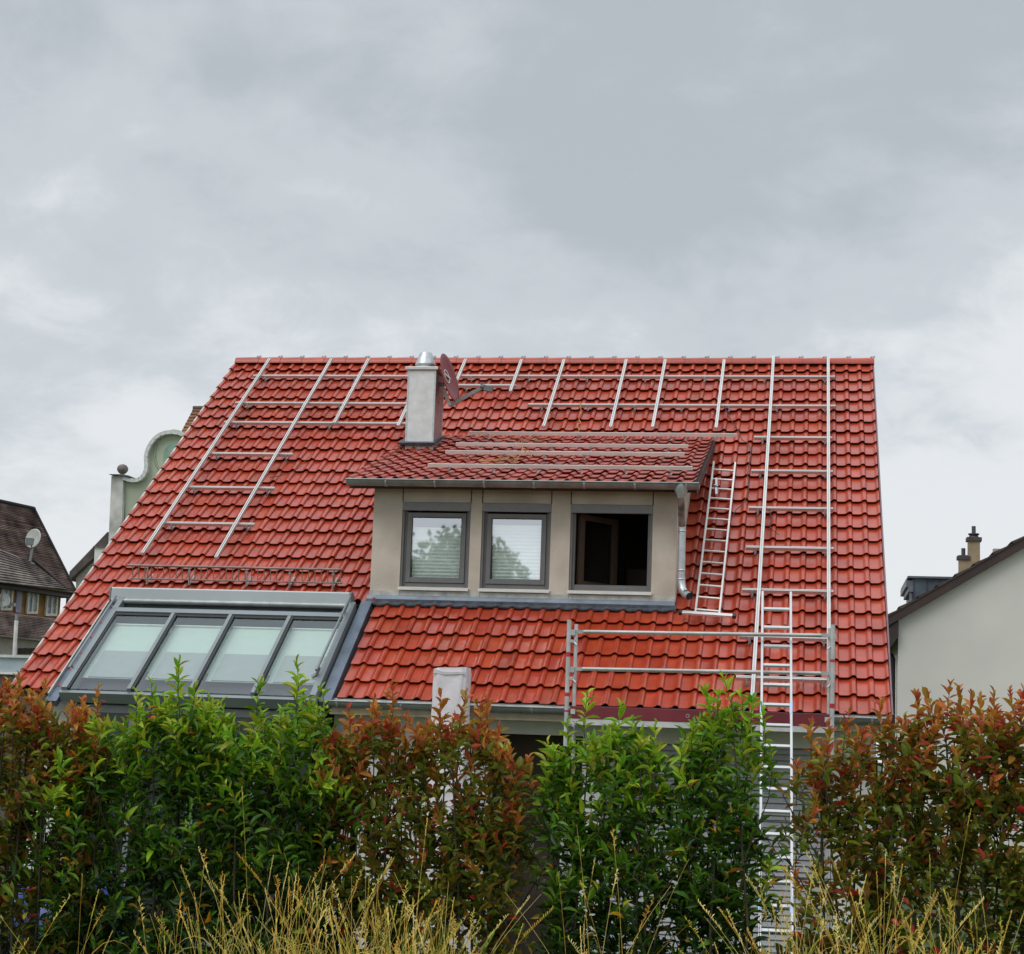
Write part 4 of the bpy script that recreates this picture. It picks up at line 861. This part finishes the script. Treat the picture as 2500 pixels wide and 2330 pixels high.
PAL = {
 'laurel': dict(tip=[(.27, .46, .02), (.36, .50, .03), (.18, .40, .02), (.40, .43, .03)], mid=[(.095, .225, .012), (.14, .26, .016), (.06, .17, .014)], low=[(.018, .055, .005), (.034, .082, .007), (.050, .078, .009), (.022, .066, .010)], odd=[(.66, .36, .02), (.68, .24, .02), (.52, .40, .03)], oddp=.020, len=(.066, .124), wid=.31),  # low tones darkened beyond leaf age, for the shade inside the shrub
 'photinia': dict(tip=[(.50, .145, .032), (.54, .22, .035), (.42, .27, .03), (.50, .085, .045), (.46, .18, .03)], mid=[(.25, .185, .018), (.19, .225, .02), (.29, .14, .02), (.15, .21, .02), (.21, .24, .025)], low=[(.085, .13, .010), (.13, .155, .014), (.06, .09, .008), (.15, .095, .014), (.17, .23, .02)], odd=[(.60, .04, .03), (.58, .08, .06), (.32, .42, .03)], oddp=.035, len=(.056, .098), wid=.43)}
def shrub(kind, prof, yc, depth, label, group, dens=1.0, tips=(), seed=1, gap=0.0, zlow=.35):
    """prof: [(x, ztop)...] silhouette across the front; tips: extra leaders (x, z) that stick out of it"""
    r = np.random.default_rng(seed); P = PAL[kind]; xs = np.array([p[0] for p in prof]); zs = np.array([p[1] for p in prof])
    x0, x1 = xs[0], xs[-1]; xc = (x0+x1)/2; g0 = gz(xc, yc)
    t = thing(f'{kind}_shrub', (xc, yc, g0), label, 'shrub', group)
    area = (x1-x0)*(zs.mean()-g0); n = int(area*112*dens)
    S = []
    for i in range(n):
        x = r.uniform(x0, x1); top = np.interp(x, xs, zs); y = yc+depth*np.clip(r.normal(0, .5), -1, 1)
        z = g0+zlow+(top-g0-zlow)*r.random()**.95
        z = min(z, top-.0); S.append((x, y, z, 0))
    for i in range(int((x1-x0)*15)):                                   # the top edge
        x = r.uniform(x0, x1); S.append((x, yc+depth*r.uniform(-.7, .7), np.interp(x, xs, zs)+r.normal(-.03, .05), 1))
    for x, z in tips: S.append((x, yc-depth*r.uniform(0, .6), z, 2))
    O, D, Nn, Ln, Wd, Bd, C = [], [], [], [], [], [], []
    ms = MB(); mg = MB()
    nst = 4+int((x1-x0)*3); bases = [(xc+(x1-x0)*.42*(k/(nst-1)-.5)*2*r.uniform(.8, 1), yc+r.uniform(-.12, .12)) for k in range(nst)]
    for bx, by in bases:                                               # main stems
        tx = bx+r.uniform(-.12, .12); zt = np.interp(tx, xs, zs)-.25
        ms.tube([(bx, by, g0-.05), (bx+r.uniform(-.05, .05), by+r.uniform(-.05, .05), g0+(zt-g0)*.4), (tx, by+r.uniform(-.08, .08), zt)], [.014, .010, .005], 6)
    for x, y, z, kd in S:
        bi = min(range(nst), key=lambda k: abs(bases[k][0]-x)+r.uniform(0, .15)); bx, by = bases[bi]
        L_ = r.uniform(.26, .46)*(1.0 if kd < 2 else 1.1); lean = np.array([(x-bx)*.9+r.normal(0, .55), (y-by)*1.0+r.normal(0, .45)-.25, .85+.7*(kd > 0)]); lean /= np.linalg.norm(lean)
        if kd == 2: lean = np.array([r.normal(0, .08), -.05, 1.0]); lean /= np.linalg.norm(lean)
        tip = np.array([x, y, z]); root = tip-lean*L_; side = np.cross(lean, [r.normal(), r.normal(), .3]); side /= np.linalg.norm(side)
        mid = (tip+root)/2+side*L_*.06
        ms.tube([root, mid, tip], [.0038, .003, .0016], 4, cap=False)
        if r.random() < .12: ms.tube([(bx, by, max(g0+.1, root[2]-.45)), root], [.007, .0045], 4, cap=False)
        m_ = int(L_/(.0195 if kind == 'laurel' else .0165)*r.uniform(.8, 1.1)); ph = r.uniform(0, 6.28)
        e1 = np.cross(lean, [0.3, .9, .1]); e1 /= np.linalg.norm(e1); e2 = np.cross(lean, e1)
        for k in range(m_):
            f = (k+.5)/m_                                              # 0 root .. 1 tip
            p = (1-f)**2*root+2*f*(1-f)*mid+f*f*tip; a = ph+k*2.39996
            rad_ = e1*math.cos(a)+e2*math.sin(a); op = .42+(1-f)*.95+r.normal(0, .16)
            if f > .88: op = .25+r.random()*.45
            d = lean*math.cos(op)+rad_*math.sin(op); nrm_ = lean*math.sin(op)-rad_*math.cos(op)
            nrm_ = nrm_+r.normal(0, .42, 3); d = d+np.array([0, 0, -.18*(1-f)])+r.normal(0, .19, 3)
            ln = r.uniform(*P['len'])*(1 if f < .85 else .78)*(.85+.3*min(1, (1-f)*4))
            O.append(p); D.append(d); Nn.append(nrm_); Ln.append(ln); Wd.append(ln*P['wid']*r.uniform(.85, 1.15)); Bd.append(r.uniform(.05, .38)*(1.2 if kind == 'laurel' else .5))
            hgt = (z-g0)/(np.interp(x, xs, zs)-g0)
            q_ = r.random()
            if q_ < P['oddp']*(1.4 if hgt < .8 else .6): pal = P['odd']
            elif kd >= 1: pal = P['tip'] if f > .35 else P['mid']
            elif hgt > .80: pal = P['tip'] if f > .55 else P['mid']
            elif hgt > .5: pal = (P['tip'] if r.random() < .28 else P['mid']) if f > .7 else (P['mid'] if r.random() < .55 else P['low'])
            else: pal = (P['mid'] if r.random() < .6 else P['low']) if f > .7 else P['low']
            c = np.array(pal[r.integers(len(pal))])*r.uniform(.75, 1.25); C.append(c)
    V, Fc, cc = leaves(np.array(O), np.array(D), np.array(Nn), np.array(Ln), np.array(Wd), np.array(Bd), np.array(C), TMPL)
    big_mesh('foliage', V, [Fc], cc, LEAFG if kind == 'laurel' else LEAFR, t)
    ms.build('stems', STEM, t, recalc=False)
    return len(O)
YH = -7.5
def hp(pts, y=YH):
    o = []
    for px, py in pts:
        p = at(px*1.2575, py*1.2575, y); o.append((p.x, p.z))
    return o
GL, GP = 'green laurels in the front hedge', 'red-leaved photinias in the front hedge'
TOT = 0
TOT += shrub('photinia', hp([(-60, 1330), (0, 1325), (40, 1335), (110, 1350), (165, 1375), (200, 1440)]), YH+.05, .32, 'coppery red-leaved shrub at the left frame edge, below the end of the tiled roof', GP, 1.0, hp([(48, 1308), (18, 1322), (200, 1335), (175, 1360)]), 11)
TOT += shrub('laurel', hp([(120, 1470), (190, 1420), (250, 1380), (330, 1355), (400, 1350), (450, 1395), (480, 1430)]), YH, .34, 'bushy dark green laurel before the left half of the roof glazing', GL, 1.1, hp([(365, 1282), (345, 1300), (300, 1330), (268, 1345), (385, 1330), (190, 1400)]), 12)
TOT += shrub('laurel', hp([(455, 1440), (490, 1390), (540, 1370), (600, 1365), (640, 1372), (665, 1430)]), YH+.04, .30, 'narrower green laurel with a tall leader before the right end of the roof glazing', GL, 1.1, hp([(577, 1280), (500, 1318), (590, 1325), (630, 1335)]), 13)
TOT += shrub('photinia', hp([(640, 1420), (690, 1390), (740, 1380), (800, 1385), (845, 1410)]), YH+.03, .28, 'coppery shrub below the gutter, left of the wrapped pale post', GP, .95, hp([(760, 1325), (735, 1355), (680, 1375)]), 14, gap=.2)
TOT += shrub('photinia', hp([(835, 1420), (870, 1385), (920, 1370), (955, 1395), (990, 1440), (1012, 1500)]), YH-.02, .28, 'coppery shrub in front of the wrapped pale post, beside the dark doorway gap', GP, 1.0, hp([(865, 1345), (915, 1345), (945, 1352), (1030, 1470)]), 15)
TOT += shrub('laurel', hp([(1080, 1460), (1120, 1425), (1150, 1415), (1200, 1405), (1250, 1425), (1295, 1440)]), YH, .28, 'light green laurel before the left scaffold post and red toe board', GL, .95, hp([(1143, 1345), (1205, 1370), (1232, 1395), (1275, 1405), (1105, 1400), (1065, 1440), (1070, 1500)]), 16)
TOT += shrub('laurel', hp([(1310, 1440), (1345, 1385), (1385, 1365), (1425, 1360), (1450, 1385), (1472, 1450)]), YH+.02, .26, 'tall yellow-tipped laurel left of the leaning ladder', GL, .95, hp([(1403, 1308), (1365, 1335), (1440, 1345), (1478, 1375), (1460, 1350), (1497, 1450), (1495, 1665)]), 17)
TOT += shrub('photinia', hp([(1572, 1480), (1600, 1425), (1640, 1410), (1690, 1400), (1745, 1395)]), YH+.02, .26, 'coppery shrub right of the leaning ladder, below the right verge of the red roof', GP, .85, hp([(1548, 1480), (1545, 1690), (1575, 1400), (1610, 1400), (1650, 1385), (1710, 1360)]), 18)
TOT += shrub('photinia', hp([(1745, 1400), (1775, 1375), (1830, 1365), (1900, 1370), (1960, 1370), (2060, 1375)]), YH-.03, .34, 'broad crimson-tipped shrub before the cream gable wall at the right edge', GP, 1.05, hp([(1845, 1325), (1775, 1345), (1800, 1340), (1880, 1345), (1925, 1345), (1955, 1342), (1985, 1340), (1860, 1335)]), 19)
print('leaves', TOT)
# wire fence behind the hedge
fy = -6.95
fn = thing('wire_fence', (7, fy, gz(7, fy)), 'thin dark wire mesh fence running behind the hedge', 'fence')
FM = mat('dark_fence_wire', (.035, .04, .04), .5, .4)
m = MB()
for z in (.35, .75, 1.15, 1.55, 1.95): m.bar((1.5, fy, z), (12.5, fy, z), .006, .006)
for i in range(44): x = 1.5+i*.25; m.bar((x, fy+.006, .3), (x, fy+.006, 2.0), .005, .005, (1, 0, 0))
m.build('mesh_panel', FM, fn)
for x in (3.45, 5.95, 8.45, 10.95):
    m = MB(); m.box((x-.025, fy+.012, gz(x, fy)-.1), (x+.025, fy+.052, 2.02)); m.build('post', FM, fn)
# garden things glimpsed through the hedge
m = MB(); p = at(80*1.2575, 1700*1.2575, -5.8)
vs = []; n = 14
for i in range(n+1):
    for k in range(n+1):
        u, v = i/n, k/n; e = math.sin(math.pi*u)*math.sin(math.pi*v); vs.append((p.x-.3+u*1.1, -6.2+v*.9, .15+1.10*min(1, e*2.4)+.05*math.sin(7*u+5*v)))
m.add(vs, [(i*(n+1)+k, i*(n+1)+k+1, (i+1)*(n+1)+k+1, (i+1)*(n+1)+k) for i in range(n) for k in range(n)], True)
tag(m.build('tarpaulin', mat('blue_tarpaulin', (.02, .06, .26), .4, var=.3, vscale=5, bump=.4, bscale=10)), 'blue tarpaulin heap glimpsed through the hedge at lower left', 'tarpaulin')

# ------------------------------------------------------------------ dry grass
def grass():
    r = np.random.default_rng(5); V, Fq, Cc = [], [], []; off = 0
    GM = leaf_mat('dry_grass', .7, .3)
    cl = []                                                            # (x, y, height, lean x, lean y)
    def tuft(pxa, pxb, nt, per, h0, h1, y0=-12.6, y1=-11.0):
        for _ in range(nt):
            y = r.uniform(y0, y1); p = at(r.uniform(pxa, pxb)*1.2575, 1800*1.2575, y); hm = r.uniform(.8, 1.1)
            for _ in range(r.integers(per//2, per+1)):
                h = (h0+(h1-h0)*r.random()**1.25)*hm; lx = r.normal(0, .24)*h; cl.append((p.x+r.normal(0, .05), y+r.normal(0, .05), h, lx, r.normal(0, .08)*h))
    tuft(310, 600, 14, 18, .45, 1.05); tuft(640, 880, 22, 20, .45, .98); tuft(1500, 1930, 27, 18, .42, 1.10)
    tuft(-20, 300, 6, 5, .5, .95); tuft(900, 1500, 9, 6, .4, .85); tuft(1080, 1260, 3, 4, .9, 1.30); tuft(1930, 2010, 3, 7, .5, 1.0)
    tuft(-20, 2010, 46, 9, .26, .60)
    for px, tp in ((470, 1520), (1885, 1560), (1545, 1640), (1120, 1590), (400, 1640), (160, 1690), (830, 1580), (1805, 1650), (1720, 1640), (1190, 1600)):
        y = r.uniform(-12.4, -11.4); p = at(px*1.2575, tp*1.2575, y); lx = r.normal(0, .12); cl.append((p.x-lx, y, p.z-gz(p.x, y), lx, 0))
    straw = [(.72, .47, .10), (.76, .54, .13), (.62, .35, .05), (.82, .64, .21), (.55, .44, .07)]; green = [(.16, .24, .03), (.24, .28, .05), (.34, .32, .08)]
    def ribbon(pts, wd, c, face):
        nonlocal off
        pts = np.array(pts); n = len(pts); d = np.gradient(pts, axis=0); s = np.cross(d, face); s /= np.linalg.norm(s, axis=1, keepdims=True)+1e-9
        w_ = np.array(wd)[:, None]; V.append(np.concatenate([pts-s*w_, pts+s*w_])); Cc.append(np.tile(c, (2*n, 1)))
        i = np.arange(n-1); Fq.append(np.stack([i, i+1, n+i+1, n+i], -1)+off); off += 2*n
    for x, y, h, dx, dy in cl:
        g = gz(x, y); c = np.array(straw[r.integers(len(straw))])*r.uniform(.7, 1.1)
        if h < .75 and r.random() < .55: c = np.array(green[r.integers(3)])*r.uniform(.7, 1.2)
        ts = np.linspace(0, 1, 9)
        pts = np.stack([x+dx*ts**1.8, y+dy*ts**1.8, g-.03+h*ts], -1); face = np.array([r.normal(0, .3), -1, r.normal(0, .2)])
        ribbon(pts, np.linspace(.0016, .0007, 9), c, face)
        if h > .50 and r.random() < .75:                                                    # seed head: many small spikelets
            hl_ = r.uniform(.07, .17); ns = int(hl_/.0075); cs = c*r.uniform(1.0, 1.35); loose = r.random() < .4
            droop = r.uniform(.0, .5)
            for k in range(ns):
                f = 1-hl_/h*(k/ns); p = np.array([x+dx*f**1.8, y+dy*f**1.8, g-.03+h*f]); a = r.uniform(0, 6.28); o_ = (.018 if loose else .0045)*math.sin(math.pi*min(1, (k+1.5)/ns))
                q = p+np.array([math.cos(a)*o_, math.sin(a)*o_, r.uniform(.010, .020)-droop*.012]); ribbon([p, (p+q)/2+np.array([0, 0, .003]), q], [.0012, .0024, .0004], cs*r.uniform(.8, 1.15), face)
        if r.random() < .8:                                            # a blade or two, arching
            for _ in range(r.integers(1, 4)):
                a = r.uniform(0, 6.28); L_ = r.uniform(.22, .60); f0 = r.uniform(0, .5); p = np.array([x, y, g+h*f0]); t_ = np.linspace(0, 1, 7)
                bp = np.stack([p[0]+math.cos(a)*L_*.55*t_**1.3, p[1]+math.sin(a)*L_*.4*t_**1.3, p[2]+L_*(t_*1.0-.75*t_**2.4)], -1)
                ribbon(bp, .0028*np.array([.7, 1, 1, .9, .7, .4, .05]), (c if r.random() < .75 else np.array(green[r.integers(3)]))*r.uniform(.7, 1.1), face)
    o = big_mesh('dry_grass', np.concatenate(V), [np.concatenate(Fq)], np.concatenate(Cc), GM)
    tag(o, 'tall dry straw-coloured grass along the front of the hedge', 'grass', kind='stuff')
grass()

# ------------------------------------------------------------------ tree behind the viewer, seen mirrored in the dormer windows
def mirror_tree():
    r = np.random.default_rng(9); c = np.array([-1.45, -30., 6.35]); t = thing('tree', (c[0], c[1], gz(0, -30)), 'round-crowned green tree mirrored in the dormer window glass', 'tree')
    m = MB(); m.tube([(c[0], c[1], gz(0, -30)-.1), (c[0]+.1, c[1], 3), (c[0], c[1], 6.5)], [.22, .17, .06], 10)
    for k in range(9): a = k*2.4; m.tube([(c[0], c[1], 3.2+k*.3), (c[0]+math.cos(a)*1.5, c[1]+math.sin(a)*1.5, 4.6+k*.35)], [.08, .02], 6)
    m.build('trunk', STEM, t)
    n = 15000; cl = [c+np.array([r.normal(0, 1.0), r.normal(0, 1.0), r.normal(0, .95)]) for _ in range(110)]; O = []
    for _ in range(n):
        q = cl[r.integers(len(cl))]+r.normal(0, .32, 3); q = c+(q-c)*min(1, 2.6/max(.1, np.linalg.norm((q-c)*[1, 1, .95]))); O.append(q)
    O = np.array(O); D = r.normal(0, 1, (n, 3)); Nn = r.normal(0, 1, (n, 3)); ln = r.uniform(.14, .26, n)
    C = np.array([(.06, .13, .02)])*r.uniform(.6, 1.5, (n, 1)); V, Fc, cc = leaves(O, D, Nn, ln, ln*.6, np.zeros(n), C, TMPL)
    big_mesh('crown', V, [Fc], cc, LEAFG, t)
mirror_tree()
